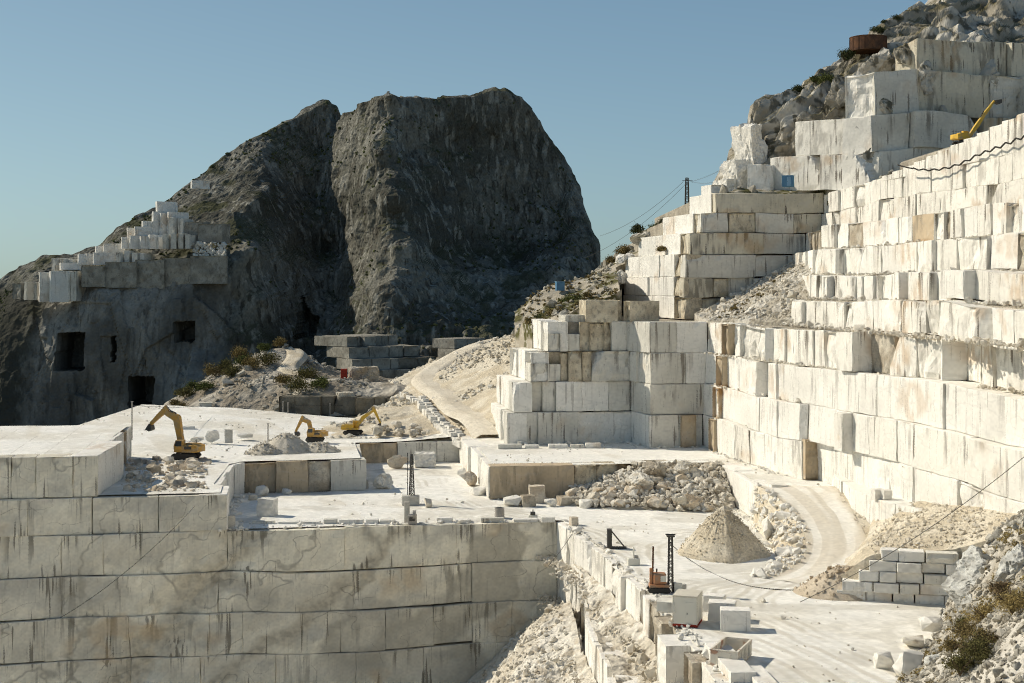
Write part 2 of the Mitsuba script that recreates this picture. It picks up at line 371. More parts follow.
def pit_fn(p, n, uv):
    x, y, z = p.x, p.y, p.z
    up = smoothstep(.4, .8, dr.abs(n.z))
    a = fbm(x * .07, y * .07, z * .10, 4); b = fbm(x * .45, y * .45, z * .35, 4)
    c = mix(mi.Color3f(.80, .755, .63), mi.Color3f(.66, .62, .52), smoothstep(.34, .62, a))
    c = mix(c, mi.Color3f(.52, .50, .44), .7 * smoothstep(.52, .72, fbm(x * .16 + 70, y * .16, z * .3, 4)))
    c = c * (.78 + .44 * b)
    q = x * dr.abs(n.y) + y * dr.abs(n.x)
    for w in (1.25, 3.7):                 # tone of the successive saw cuts
        cell = q / w + .5 * noise(x * .1, y * .1, 3)
        c = c * (.95 + .09 * cell_rand(dr.floor(cell), dr.floor(z / 5.2), w))
    fr = q / 1.25 - dr.floor(q / 1.25)
    c = c * (1 - .22 * (1 - smoothstep(.0, .07, fr)) * smoothstep(.45, .65, noise(dr.floor(q / 1.25) * 3.3, z * .1, 1)) * (1 - up))
    # grey veins and slanting shear bands run through the whole face
    wv = fbm(x * .22, y * .22, z * .22, 4)
    t = x * .75 - z * .65
    v = dr.abs(noise(t * .11 + 1.6 * wv, (x + z) * .03, 7) - .5)
    c = mix(c, mi.Color3f(.40, .375, .31), .75 * (1 - smoothstep(.0, .035, v)))
    sh = 1 - smoothstep(.8, 3.8, dr.abs(x + 33 - .85 * z + 9 * (wv - .5)))
    sh2 = 1 - smoothstep(.3, 2.4, dr.abs(x + 13 - 1.25 * z + 8 * (wv - .5)))
    grain = fbm(x * 1.6 - z * .9, y * 1.6, z * 1.2 + x * .6, 3)
    c = mix(c, mix(mi.Color3f(.36, .325, .255), mi.Color3f(.56, .51, .41), smoothstep(.30, .68, grain)), .75 * dr.maximum(sh, sh2))
    k = dr.abs(noise(x * .35 + 2.5 * wv, z * .5 + 2.0 * wv, 3) - .5)
    c = mix(c, mi.Color3f(.22, .20, .16), .55 * (1 - smoothstep(.0, .018, k)) * smoothstep(.4, .6, noise(x * .2, z * .2, 8)))
    # run-off from the ledges
    s1 = fbm(x * 2.4, y * 2.4, z * .10, 3); s2 = fbm(x * .35 + 9, y * .35, z * .09, 3)
    drip = smoothstep(.52, .66, s1) * smoothstep(.47, .66, s2) * (.25 + .75 * smoothstep(.1, 1., uv.y))
    c = mix(c, mi.Color3f(.14, .127, .10), .75 * drip * (1 - up))
    s3 = noise(x * 6, y * 6, z * .2) * noise(x * .9 + 5, y * .9, z * .15)
    c = mix(c, mi.Color3f(.13, .115, .09), .75 * smoothstep(.45, .6, s3) * (1 - up))
    r = smoothstep(.60, .74, fbm(x * .12 + 31, y * .12, z * .15 + 7, 3))
    c = mix(c, mi.Color3f(.50, .37, .22), .5 * r * smoothstep(.35, .6, b))
    return c * (.92 + .16 * noise(x * 4, y * 4, z * 4))

def stone_bump(p, n, uv):
    return .6 * fbm(p.x * .9, p.y * .9, p.z * .7, 2) + .4 * noise(p.x * 3.3, p.y * 3.3, p.z * 1.6)

def rocky(base, alt, f=.35, dark=(.06, .055, .05), dk=.5):
    def fn(p, n, uv):
        a = fbm(p.x * f, p.y * f, p.z * f, 4); b = fbm(p.x * f * 5, p.y * f * 5, p.z * f * 2.2, 4)
        c = mix(base, alt, smoothstep(.32, .68, a))
        return mix(c, dark, dk * .6 * smoothstep(.48, .78, b)) * (.85 + .3 * noise(p.x * f * 13, p.y * f * 13, p.z * f * 13))
    return fn

def floor_fn(p, n, uv):
    a = fbm(p.x * .09, p.y * .09, 0, 3); b = fbm(p.x * .7, p.y * .45, 3, 3)
    c = mix(mi.Color3f(.80, .79, .745), mi.Color3f(.71, .685, .615), smoothstep(.38, .68, a))
    c = mix(c, mi.Color3f(.86, .84, .78), .7 * smoothstep(.5, .75, b))
    t = noise(p.x * .28 + .10 * p.y, p.y * .03, 5)
    c = mix(c, mi.Color3f(.62, .575, .48), .45 * smoothstep(.62, .8, t) * smoothstep(.35, .6, fbm(p.x * .2, p.y * .2, 9, 2)))
    return c * (.92 + .16 * noise(p.x * 2.7, p.y * 2.7, 1))

TRACKS = [[(24, 147.5), (18.5, 141), (18, 131), (22, 119), (26, 104)], [(29, 147), (24, 141), (23, 132), (27, 120), (31, 106)], [(26, 150), (18, 150), (14, 158), (17, 172), (27, 180)], [(14, 160), (4, 186), (-8, 196), (-20, 200)], [(15, 150), (10, 172), (-4, 190), (-14, 232)]]
def track_dist(p):
    best = mi.Float(1e3)
    for path in TRACKS:
        q = CubicSpline(np.linspace(0, 1, len(path)), np.array(path))(np.linspace(0, 1, 7))
        for (ax, ay), (bx, by) in zip(q[:-1].tolist(), q[1:].tolist()):
            dx, dy = bx - ax, by - ay; L2 = dx * dx + dy * dy
            t = dr.clip(((p.x - ax) * dx + (p.y - ay) * dy) / L2, 0, 1)
            best = dr.minimum(best, dr.sqrt(dr.square(p.x - ax - t * dx) + dr.square(p.y - ay - t * dy)))
    return best
def main_floor(p, n, uv):
    c = floor_fn(p, n, uv)
    d = track_dist(p) + .5 * (fbm(p.x * .4, p.y * .4, 2, 2) - .5)
    band = (1 - smoothstep(.15, .5, dr.abs(d - 1.1))) + .7 * (1 - smoothstep(.1, .45, dr.abs(d - 2.3))) + .5 * (1 - smoothstep(.1, .4, d))
    keep = smoothstep(.30, .55, fbm(p.x * .18, p.y * .18, 5, 3))
    c = mix(c, mi.Color3f(.54, .50, .415), dr.clip(.62 * band * keep, 0, 1))
    wet = smoothstep(.60, .70, fbm(p.x * .14 + 3, p.y * .2, 8, 4))
    c = mix(c, mi.Color3f(.55, .525, .46), .55 * wet)
    m = fbm(p.x * 1.3, p.y * .9, 4, 4)
    return c * (.90 + .2 * m)

def ramp_fn(p, n, uv):
    c = mix(mi.Color3f(.79, .77, .71), mi.Color3f(.72, .68, .60), smoothstep(.35, .65, fbm(p.x * .3, p.y * .3, p.z * .3, 3)))
    u = uv.y * 9 + .5 * fbm(p.x * .25, p.y * .25, 1, 2)
    rut = noise(u * 1.0, uv.x * 3, 2)
    c = mix(c, mi.Color3f(.60, .55, .46), .7 * smoothstep(.5, .75, rut))
    edge = smoothstep(.36, .5, dr.abs(uv.y - .5) + .1 * (fbm(p.x * .5, p.y * .5, 3, 2) - .5))
    c = mix(c, mi.Color3f(.58, .515, .41), .8 * edge)
    return c * (.9 + .2 * noise(p.x * 3, p.y * 3, p.z * 3))

def sawn_floor(p, n, uv):                # the flat tops left by the wire saw: faint seams along the cutting directions
    u = p.x * .985 + p.y * .17; v = p.y * .985 - p.x * .17
    c = floor_fn(p, n, uv)
    du = dr.abs(u / 4.3 - dr.floor(u / 4.3) - .5); dv = dr.abs(v / 6.1 - dr.floor(v / 6.1) - .5)
    s = dr.maximum(1 - smoothstep(.0, .03, du), 1 - smoothstep(.0, .022, dv)) * smoothstep(.3, .6, noise(p.x * .3, p.y * .3, 2))
    return mix(c, mi.Color3f(.42, .39, .34), .55 * s)

def mountain_fn(p, n, uv):
    a = fbm(p.x * .022, p.y * .022, p.z * .03, 4); b = fbm(p.x * .42, p.y * .42, p.z * .09, 4)
    flat = smoothstep(.25, .75, n.z)
    c = mix(mi.Color3f(.085, .084, .07), mi.Color3f(.175, .172, .148), smoothstep(.35, .65, a))
    c = mix(c, mi.Color3f(.29, .285, .25), .8 * smoothstep(.52, .70, b))
    c = mix(c, mi.Color3f(.06, .055, .045), .8 * smoothstep(.55, .72, fbm(p.x * .7 + 40, p.y * .7, p.z * .13, 3)))
    c = c * (.7 + .6 * noise(p.x * 1.9, p.y * 1.9, p.z * 1.1))
    veg = smoothstep(.48, .62, fbm(p.x * .09 + 5, p.y * .09, p.z * .09, 4)) * flat
    c = mix(c, mi.Color3f(.058, .062, .032), .75 * veg)
    w = 14 * (fbm(p.x * .05, p.y * .05, p.z * .05, 3) - .5)
    m = smoothstep(-202., -194., p.x + w) * smoothstep(-112., -120., p.x + w) * smoothstep(39., 33., p.z + w)
    c = mix(c, cutcliff_fn(p, n, uv), m)
    return mix(c, mi.Color3f(.05, .05, .042), .85 * smoothstep(-192., -206., p.x + w) * smoothstep(34., 26., p.z + w))

def cutcliff_fn(p, n, uv):
    a = fbm(p.x * .06, p.y * .06, p.z * .05, 4); b = fbm(p.x * .35, p.y * .35, p.z * .05, 4); d = fbm(p.x * 1.1, p.y * 1.1, p.z * .10, 3)
    c = mix(mi.Color3f(.13, .128, .117), mi.Color3f(.28, .272, .245), smoothstep(.36, .64, a))
    c = c * (.6 + .7 * b)
    c = mix(c, mi.Color3f(.08, .076, .068), .6 * smoothstep(.52, .72, d) * smoothstep(.4, .6, a))
    return c * (.85 + .3 * noise(p.x * 1.5, p.y * 1.5, p.z * 1.5))

def veg_ground(p, n, uv):
    a = fbm(p.x * .25, p.y * .25, p.z * .25, 4); b = fbm(p.x * 1.1, p.y * 1.1, p.z * 1.1, 3)
    c = mix(mi.Color3f(.40, .36, .29), mi.Color3f(.11, .105, .05), smoothstep(.42, .56, a))
    return mix(c, mi.Color3f(.50, .47, .41), .7 * smoothstep(.55, .7, b))

def rubble_fn(p, n, uv):
    a = fbm(p.x * .22, p.y * .22, p.z * .22, 3); h = noise(p.x * 1.4, p.y * 1.4, p.z * 1.4)
    c = mix(mi.Color3f(.555, .51, .425), mi.Color3f(.68, .645, .57), smoothstep(.35, .65, a))
    return mix(c, mi.Color3f(.44, .38, .29), .7 * smoothstep(.58, .8, h)) * (.85 + .3 * noise(p.x * 5, p.y * 5, p.z * 5))

def crag_fn(p, n, uv):
    a = fbm(p.x * .16 + p.z * .1, p.y * .16, p.z * .16, 4); b = fbm(p.x * .8, p.y * .8, p.z * .5, 3)
    c = mix(mi.Color3f(.50, .475, .42), mi.Color3f(.30, .275, .225), smoothstep(.40, .60, a))
    c = mix(c, mi.Color3f(.09, .085, .065), .85 * smoothstep(.52, .68, b))
    veg = smoothstep(.3, .7, n.z) * smoothstep(.46, .58, fbm(p.x * .3, p.y * .3, p.z * .3, 3))
    return mix(c, mi.Color3f(.12, .105, .055), .8 * veg)

def crag_grey(p, n, uv):
    a = fbm(p.x * .5 + p.z * .8, p.y * .5, p.z * 1.6, 4)
    c = mix(mi.Color3f(.52, .52, .49), mi.Color3f(.36, .355, .33), smoothstep(.38, .64, a))
    return mix(c, mi.Color3f(.16, .15, .13), .8 * smoothstep(.6, .75, fbm(p.x * 2, p.y * 2, p.z * 3, 3)))

def near_fn(p, n, uv):
    a = fbm(p.x * .25, p.y * .25, p.z * .25, 3); h = fbm(p.x * 1.6, p.y * 1.6, p.z * 1.6, 3)
    c = mix(mi.Color3f(.40, .365, .30), mi.Color3f(.56, .53, .47), smoothstep(.4, .6, a))
    return mix(c, mi.Color3f(.17, .145, .105), .7 * smoothstep(.52, .7, h))

def gravel_fn(p, n, uv):
    a = fbm(p.x * .35, p.y * .35, p.z * .35, 3)
    return mix(mi.Color3f(.53, .465, .355), mi.Color3f(.63, .575, .47), smoothstep(.35, .65, a)) * (.72 + .5 * noise(p.x * 6, p.y * 6, p.z * 6))

def valley_fn(p, n, uv):
    a = fbm(p.x * .02, p.y * .02, 0, 4)
    far = smoothstep(280., 330., p.y)
    near = mix(mi.Color3f(.60, .56, .48), mi.Color3f(.68, .65, .57), smoothstep(.4, .6, fbm(p.x * .2, p.y * .2, 1, 3)))
    return mix(near, mix(mi.Color3f(.10, .105, .055), mi.Color3f(.22, .20, .16), smoothstep(.4, .62, a)), far)

M = scene
M['marble_white'] = diffuse(marble((.82, .80, .745), streak=.42, rust=.35, grey=.35), stone_bump, .10)
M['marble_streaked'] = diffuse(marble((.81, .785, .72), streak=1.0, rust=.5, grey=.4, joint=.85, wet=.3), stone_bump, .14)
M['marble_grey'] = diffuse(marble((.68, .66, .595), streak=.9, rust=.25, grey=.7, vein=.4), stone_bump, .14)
M['pit_face'] = diffuse(pit_fn, stone_bump, .22)
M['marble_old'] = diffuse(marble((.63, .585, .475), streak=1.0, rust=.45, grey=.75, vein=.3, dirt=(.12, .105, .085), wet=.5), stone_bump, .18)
M['marble_ochre'] = diffuse(marble((.53, .435, .31), streak=.6, rust=1.0, grey=.5, rustc=(.36, .21, .09), wet=.3), stone_bump, .2)
M['marble_rough'] = diffuse(rocky((.50, .46, .385), (.36, .31, .24), .5), stone_bump, .3)
M['marble_rough_pale'] = diffuse(rocky((.60, .54, .42), (.46, .40, .30), .6, dk=.75), stone_bump, .3)
M['marble_rough_dark'] = diffuse(rocky((.30, .26, .205), (.44, .40, .33), .5, dk=.8), stone_bump, .3)
M['rubble_stone'] = diffuse(rubble_fn)
M['rubble_stone_white'] = diffuse(lambda p, n, uv: mi.Color3f(.76, .735, .675) * (.8 + .3 * noise(p.x * 3, p.y * 3, p.z * 3)))
M['crag_rock'] = diffuse(crag_fn, lambda p, n, uv: fbm(p.x * .8, p.y * .8, p.z * .8, 3), .6, .15)
M['near_rubble'] = diffuse(near_fn, lambda p, n, uv: fbm(p.x * 2, p.y * 2, p.z * 2, 2), .3, .06)
M['pit_rubble_mat'] = diffuse(rubble_fn, lambda p, n, uv: fbm(p.x * 1.6, p.y * 1.6, p.z * 1.6, 3), .5, .08)
M['marble_grey_plain'] = diffuse(rocky((.58, .56, .505), (.48, .455, .40), .6, dk=.2))
M['cabin_roof'] = diffuse(lambda p, n, uv: mi.Color3f(.60, .565, .48) * (.9 + .2 * fbm(p.x, p.y, p.z, 3)))
M['skip_paint'] = diffuse(lambda p, n, uv: mix(mi.Color3f(.70, .66, .57), mi.Color3f(.40, .20, .12), .8 * smoothstep(.60, .75, fbm(p.x * 1.6, p.y * 1.6, p.z * 1.6, 3))))
M['blue_pale'] = diffuse((.20, .33, .45))
M['rubble_brown'] = diffuse(rocky((.52, .43, .32), (.64, .59, .50), .5, dark=(.34, .25, .16), dk=.5))
M['gravel_brown'] = diffuse(rocky((.46, .385, .29), (.54, .47, .37), .7, dark=(.34, .27, .19), dk=.5))
M['gravel_grey'] = diffuse(rocky((.48, .445, .375), (.56, .52, .445), .7, dark=(.36, .33, .27), dk=.5))
M['gravel_pale'] = diffuse(rocky((.64, .59, .50), (.55, .50, .41), 2., dk=.1))
M['near_stone'] = diffuse(rocky((.46, .44, .385), (.30, .275, .225), .9, dark=(.2, .175, .14), dk=.5))
M['grey_rock'] = diffuse(crag_grey, lambda p, n, uv: fbm(p.x * 1.2 + p.z * 2, p.y * 1.2, p.z * 3, 3), .3, .06)
M['rock_shaded'] = diffuse(rocky((.15, .14, .115), (.22, .205, .17), .4, dk=.7), stone_bump, .3)  # rock darkened to stand in for shade on the old benches and mound face
M['marble_dim'] = diffuse(rocky((.36, .345, .30), (.25, .235, .20), .3, dk=.8), stone_bump, .2)  # dim marble; on the old benches its darkness stands in for shade
M['core_rock'] = diffuse(rocky((.42, .385, .32), (.30, .27, .22), .4))
M['floor_white'] = diffuse(floor_fn)
M['main_floor'] = diffuse(main_floor)
M['ramp_road'] = diffuse(ramp_fn)
M['floor_sawn'] = diffuse(sawn_floor)
M['mountain_rock'] = diffuse(mountain_fn, lambda p, n, uv: fbm(p.x * .9, p.y * .9, p.z * .45, 3), .8, .2)
M['cut_cliff'] = diffuse(cutcliff_fn)
M['hill_rock'] = diffuse(rocky((.46, .43, .37), (.27, .235, .185), .16, dark=(.07, .065, .045), dk=.75), lambda p, n, uv: fbm(p.x * 1.2, p.y * 1.2, p.z * .9, 3), .5, .1)
M['hill_veg'] = diffuse(veg_ground)
M['gravel'] = diffuse(gravel_fn)
M['valley'] = diffuse(valley_fn)
M['dust_road'] = diffuse(rocky((.70, .645, .54), (.62, .56, .455), .25, dark=(.5, .44, .35), dk=.6))
M['hose_black'] = diffuse((.03, .03, .03))
M['yellow_paint'] = {'type': 'principled', 'base_color': mikit.proc(lambda p, n, uv: mix(mi.Color3f(.62, .38, .05), mi.Color3f(.42, .31, .15), smoothstep(.45, .75, fbm(p.x * 1.7, p.y * 1.7, p.z * 1.7, 3)))), 'roughness': .5, 'specular': .3}
M['ochre_paint'] = {'type': 'principled', 'base_color': mikit.proc(lambda p, n, uv: mix(mi.Color3f(.52, .29, .07), mi.Color3f(.40, .29, .16), smoothstep(.4, .7, fbm(p.x * 2, p.y * 2, p.z * 2, 3)))), 'roughness': .6, 'specular': .25}
M['orange_paint'] = {'type': 'principled', 'base_color': mikit.proc(lambda p, n, uv: mix(mi.Color3f(.42, .20, .10), mi.Color3f(.34, .235, .16), smoothstep(.45, .7, fbm(p.x * 2, p.y * 2, p.z * 2, 3)))), 'roughness': .55, 'specular': .3}
M['dark_steel'] = {'type': 'principled', 'base_color': {'type': 'rgb', 'value': (.07, .066, .06)}, 'roughness': .6, 'specular': .3}
M['grey_steel'] = {'type': 'principled', 'base_color': mikit.proc(lambda p, n, uv: mix(mi.Color3f(.26, .25, .23), mi.Color3f(.38, .35, .31), fbm(p.x * 2, p.y * 2, p.z * 2, 3))), 'roughness': .55, 'specular': .4}
M['rusty_steel'] = diffuse(rocky((.16, .085, .05), (.095, .058, .042), .8, dark=(.05, .035, .03), dk=.5))
M['glass_dark'] = {'type': 'principled', 'base_color': {'type': 'rgb', 'value': (.03, .035, .04)}, 'roughness': .12, 'specular': .6}
M['cabin_white'] = diffuse(lambda p, n, uv: mi.Color3f(.70, .68, .60) * (.9 + .2 * fbm(p.x, p.y, p.z * .4, 3)))
M['blue_paint'] = diffuse(lambda p, n, uv: mi.Color3f(.10, .21, .33) * (.8 + .4 * fbm(p.x, p.y, p.z, 3)))
M['red_paint'] = diffuse((.30, .05, .035))
M['rubber_black'] = diffuse((.05, .048, .045))
M['wood'] = diffuse((.36, .27, .17))
def leaf(c):
    return {'type': 'twosided', 'bsdf': {'type': 'diffuse', 'reflectance': mikit.proc(lambda p, n, uv: mi.Color3f(c) * (.5 + noise(p.x * 2.3, p.y * 2.3, p.z * 2.3)))}}
M['leaf_green'] = leaf((.11, .125, .045))
M['leaf_dark'] = leaf((.075, .085, .04))
M['leaf_dry'] = leaf((.21, .165, .075))
M['leaf_olive'] = leaf((.13, .12, .05))
M['leaf_ochre'] = leaf((.32, .25, .11))
M['leaf_brown'] = leaf((.22, .165, .10))
M['bark'] = diffuse((.12, .09, .06))
# ---------------------------------------------------------------- the quarry: plan lines (metres; x right, y away, z up; quarry floor = 0)
def fw(x, k=0.0):                        # front wall of the pit, k metres proud
    return 178 + .165 * (x + 33) - k
def rw(y, b, a):                         # a straight line of the right-hand face
    return a + b * (227 - y)

# ---- far ground
struct(put('ground', sheet(Polygon([(-90, -60), (130, -60), (130, 300), (-90, 300)]), 5.0, lambda p: -26.4 + .8 * nz(np.column_stack([p, p[:, :1] * 0]), .08)), 'valley'))
struct(put('ground', slab(Polygon([(-5000, -5000), (5000, -5000), (5000, 8000), (-5000, 8000)]), -28.5, -28), 'valley'))

# ---- floor core under the main floor, with the faces of the pit
PIT_ROWS = [(-5.2, 0.0), (-10.3, -5.2), (-15.5, -10.3), (-20.8, -15.5), (-26.5, -20.8)]
def pit_warp(v):                          # courses are not quite level, faces not quite plane
    q = v * [1, 1, .0]
    w = v.copy(); k = np.clip((-v[:, 2]) / 4, 0, 1)
    w[:, 2] += k * (.75 * nz(q, .045, 31, 3))
    w[:, 1] += .8 * nz(v, .06, 33, 2) + .16 * nz(v, .35, 34, 3)
    sh = np.clip(1.3 - np.abs(v[:, 0] + 33 - .85 * v[:, 2] + 9 * (meshkit.fbm(v * .22, 4) - .5)) / 3.2, 0, 1)
    w[:, 1] += sh * (.55 + .9 * (ridge(v, .35, 36, 3) - .5))
    return w
def pit_path(k):
    off = [0, .35, .8, 1.1, 1.5][k]
    right = [[(10.2, 163), (13, 143), (15.2, 119.5), (17.2, 96)],
             [(8.4, 170), (7.9, 151), (9.2, 130), (10, 96)],
             [(6.2, 170), (6.3, 155), (6.6, 130), (7.2, 96)],
             [(5.0, 170), (4.8, 150), (5.0, 96)], [(4.0, 165), (3.6, 96)]][k]
    cx = [5.9, 5.8, 5.2, 4.6, 4.0][k]
    return [(-82, fw(-82, off)), (-36 - k, fw(-36 - k, off)), (cx, fw(cx, off))] + right
RIGHT_FAR = [(130, 90), (130, 300)]
pit = struct(key_for('pit_wall'), 'grey streaked sawn marble face of the pit below the bright quarry floor')
for k, (z0, z1) in enumerate(PIT_ROWS):
    P = pit_path(k)
    poly = Polygon(P + RIGHT_FAR + [(-82, 300)]).buffer(-1.8)
    put('core', slab(poly, z0 - .02, z1 - (.35 if k == 0 else .25)), 'core_rock', pit)
    front, side = P[:3], P[2:]
    g = np.random.default_rng(40 + k)
    wall_row(pit, front, z0, z1, [('pit_face', 1)], 4.5, 14.0, jit=.03, gap=.018, gapz=.09, rough=.05, split=.02, rng=g, chip=.16, wob=.03, amp=.09, warp=pit_warp)
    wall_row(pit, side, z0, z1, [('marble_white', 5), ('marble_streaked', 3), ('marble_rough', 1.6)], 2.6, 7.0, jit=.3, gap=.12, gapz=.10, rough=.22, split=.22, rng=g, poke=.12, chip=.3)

# ---- main floor
FLOOR = Polygon(pit_path(0)[1:] + [(17, 20), (70, 20), (70, 180), (50, 215), (35, 250), (-45, 250), (-45, 200)]).buffer(-.9)
def floor_z(p):
    q = np.column_stack([p, p[:, :1] * 0])
    return .02 + .12 * nz(q, .12, 4) + .05 * nz(q, .6, 5)
struct(put('quarry_floor', sheet(FLOOR, 1.3, floor_z), 'main_floor'), 'dusty white quarry floor with tyre tracks')

# ---- upper terrace (about 5 m) and its edge
TERR = [(-82, fw(-82)), (-36, fw(-36)), (-37.2, 185), (-38.6, 186), (-40.6, 206), (-39.6, 208.5), (-22, 212.3), (-26.4, 244), (-9.2, 247), (-3.2, 203.2), (30, 207.3), (31, 198), (31.9, 182)]
TERR_POLY = Polygon(TERR + [(41, 182), (41.4, 172), (44.6, 160), (49, 130), (53, 105), (130, 105), (130, 330), (-82, 330)])
terr = struct(key_for('terrace_wall'), 'low sawn step between the quarry floor and the upper terrace, part white and part rusty brown')
put('core', slab(TERR_POLY.buffer(-1.7), -.1, 3.0), 'core_rock', terr)
def terr_z(p):
    q = np.column_stack([p, p[:, :1] * 0])
    z = 4.75 - 1.15 * np.clip((p[:, 1] - 215) / 25, 0, 1) * np.clip((-p[:, 0] - 5) / 15, 0, 1) * np.clip((p[:, 0] + 60) / 25, 0, 1)
    return z + .10 * nz(q, .12, 6) + .04 * nz(q, .6, 7)
TS = Polygon(TERR + [(41.2, 182), (43, 182), (60, 182), (60, 255), (-82, 310)]).buffer(-.8)
struct(put('quarry_terrace', sheet(TS, 1.4, terr_z), 'floor_white'), 'bright level terrace of sawn marble around the sunken floor')
def seg(a, b): return TERR[a:b]
g = np.random.default_rng(77)
W8 = [('marble_white', 4), ('marble_streaked', 1)]
wall_row(terr, seg(0, 2), 0, 4.6, [('pit_face', 1)], 4, 9, jit=.08, gap=.08, gapz=.13, rough=.08, split=.06, rng=g, chip=.22, amp=.09)
wall_row(terr, seg(1, 6), 0, 4.7, [('marble_white', 1)], 6, 12, jit=.12, gap=.06, rough=0, split=0, rng=g)
wall_row(terr, [TERR[5], (-30.5, 210.4)], 0, 4.7, [('marble_ochre', 1)], 3.5, 5, jit=.12, rough=.5, split=0, rng=g)
wall_row(terr, [(-30.5, 210.4), (-27.2, 211.2)], 0, 4.7, [('marble_rough', 1)], 3.5, 5, jit=.1, rough=1, split=0, rng=g)
wall_row(terr, [(-27.2, 211.2), TERR[6]], 0, 4.7, [('marble_grey', 1)], 6, 8, jit=.0, rough=0, split=0, rng=g)
wall_row(terr, seg(6, 8), 0, 3.6, [('marble_grey', 1)], 8, 16, jit=.1, rough=0, split=0, rng=g)
wall_row(terr, [TERR[7], (-20, 245.2)], 0, 3.6, [('marble_ochre', 1)], 5, 7, jit=.1, rough=.4, split=0, rng=g)
wall_row(terr, [(-20, 245.2), TERR[8]], 0, 3.6, [('marble_grey', 1)], 5, 8, jit=.1, rough=0, split=0, rng=g)
wall_row(terr, seg(8, 10), 0, 4.8, W8, 6, 12, jit=.25, gap=.12, rough=.15, split=.2, rng=g)
wall_row(terr, [TERR[9], (9, 204.6)], 0, 4.9, [('marble_ochre', 1), ('marble_grey', 1)], 9, 13, jit=.0, rough=0, split=0, rng=g)
wall_row(terr, [(9, 204.6), (22, 206.2)], 0, 4.9, [('marble_rough_pale', 2), ('marble_ochre', 1)], 3, 6, jit=.7, rough=1, split=.8, rng=g, chip=.6)
wall_row(terr, [(20, 205.9), TERR[10]], 0, 4.9, [('marble_rough', 1)], 3, 5, jit=.3, rough=1, split=0, rng=g, proud=-1)
wall_row(terr, seg(10, 13), 0, 4.9, [('marble_white', 1)], 7, 12, jit=.1, rough=0, split=0, rng=g)
# foot of the right-hand face below the terrace
wall_row(terr, [(42.5, 186), (41.4, 171), (42.6, 163), (46, 152)], 0, 6.3, [('marble_white', 1)], 6, 9, jit=.2, rough=0, split=.1, rng=g, proud=.5)
wall_row(terr, [(46, 152), (49, 130), (53, 105)], 0, 5, [('marble_white', 1)], 6, 9, jit=.3, rng=g)

# ---- left plateau, one course higher
PLAT = [(-82, fw(-82, -.3)), (-51.6, fw(-51.6, -.3)), (-53, 192), (-55, 193.5), (-56.4, 204), (-58, 215)]
plat = struct(key_for('plateau_wall'), 'topmost sawn course of the left plateau, grey in front with a white cut side')
PP = Polygon(PLAT + [(-90, 212), (-90, 171)])
put('core', slab(PP.buffer(-1.6), 3.0, 9.2), 'core_rock', plat)
wall_row(plat, PLAT[:2], 4.6, 9.75, [('pit_face', 1)], 3.5, 7, jit=.10, gap=.12, gapz=.13, rough=.22, split=.12, rng=g, chip=.3, amp=.09)
wall_row(plat, PLAT[1:3], 4.7, 9.75, [('marble_white', 1)], 9, 20, jit=.05, gap=.04, rough=0, split=0, rng=g)
wall_row(plat, PLAT[2:4], 4.7, 9.6, [('marble_white', 1)], 9, 20, jit=.05, rough=0, split=0, rng=g)
wall_row(plat, PLAT[3:6], 4.7, 9.7, [('marble_ochre', 1), ('marble_white', 2)], 5, 9, jit=.2, rough=.3, split=.0, rng=g)
struct(put('plateau_top', sheet(PP.buffer(-.5), 1.3, lambda p: 9.68 + .07 * nz(np.column_stack([p, p[:, :1] * 0]), .2) - .0 * p[:, 0]), 'floor_sawn'), 'white sawn top of the left plateau crossed by saw seams')

# ---- the big right-hand face: rows of blocks; every row's path runs from the far left corner to the near right
right = struct(key_for('quarry_face'), 'tall stepped white marble face of sawn blocks on the right')
stack = struct(key_for('block_stack'), 'stepped stack of big sawn marble blocks at the end of the terrace')
BACK = [(130, 128), (130, 340)]
Acorner = (20.0, 235.0)
def face_warp(v):
    w = v.copy(); q = v * [1, 1, 0]
    k = np.clip((v[:, 2] - 5) / 4, 0, 1)
    w[:, 2] += k * (.85 * nz(q, .05, 41, 3) + .28 * nz(v, .12, 42, 3))
    w[:, 0] += .22 * nz(v, .10, 43, 3)
    return w
def face_core(path, z0, z1, back=BACK, inset=1.7, dy=(-.05, -.2)):
    put('core', slab(Polygon(path + back + [(path[0][0], 340)]).buffer(-inset), z0 + dy[0], z1 + dy[1]), 'core_rock', right)
WR = [('marble_white', 8), ('marble_streaked', 1.5)]
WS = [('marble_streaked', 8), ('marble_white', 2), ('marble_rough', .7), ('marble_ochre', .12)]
WG = [('marble_grey', 8), ('marble_white', 2), ('marble_ochre', .5)]
rows = [  # z0, z1, A-left x, offset a, slope b, protrusion
    (4.7, 10.0, -.8, 31.2, .205), (10.0, 15.0, .2, 31.5, .211), (15.0, 20.0, 3.0, 31.8, .216), (20.0, 25.0, 5.8, 32.0, .236)]
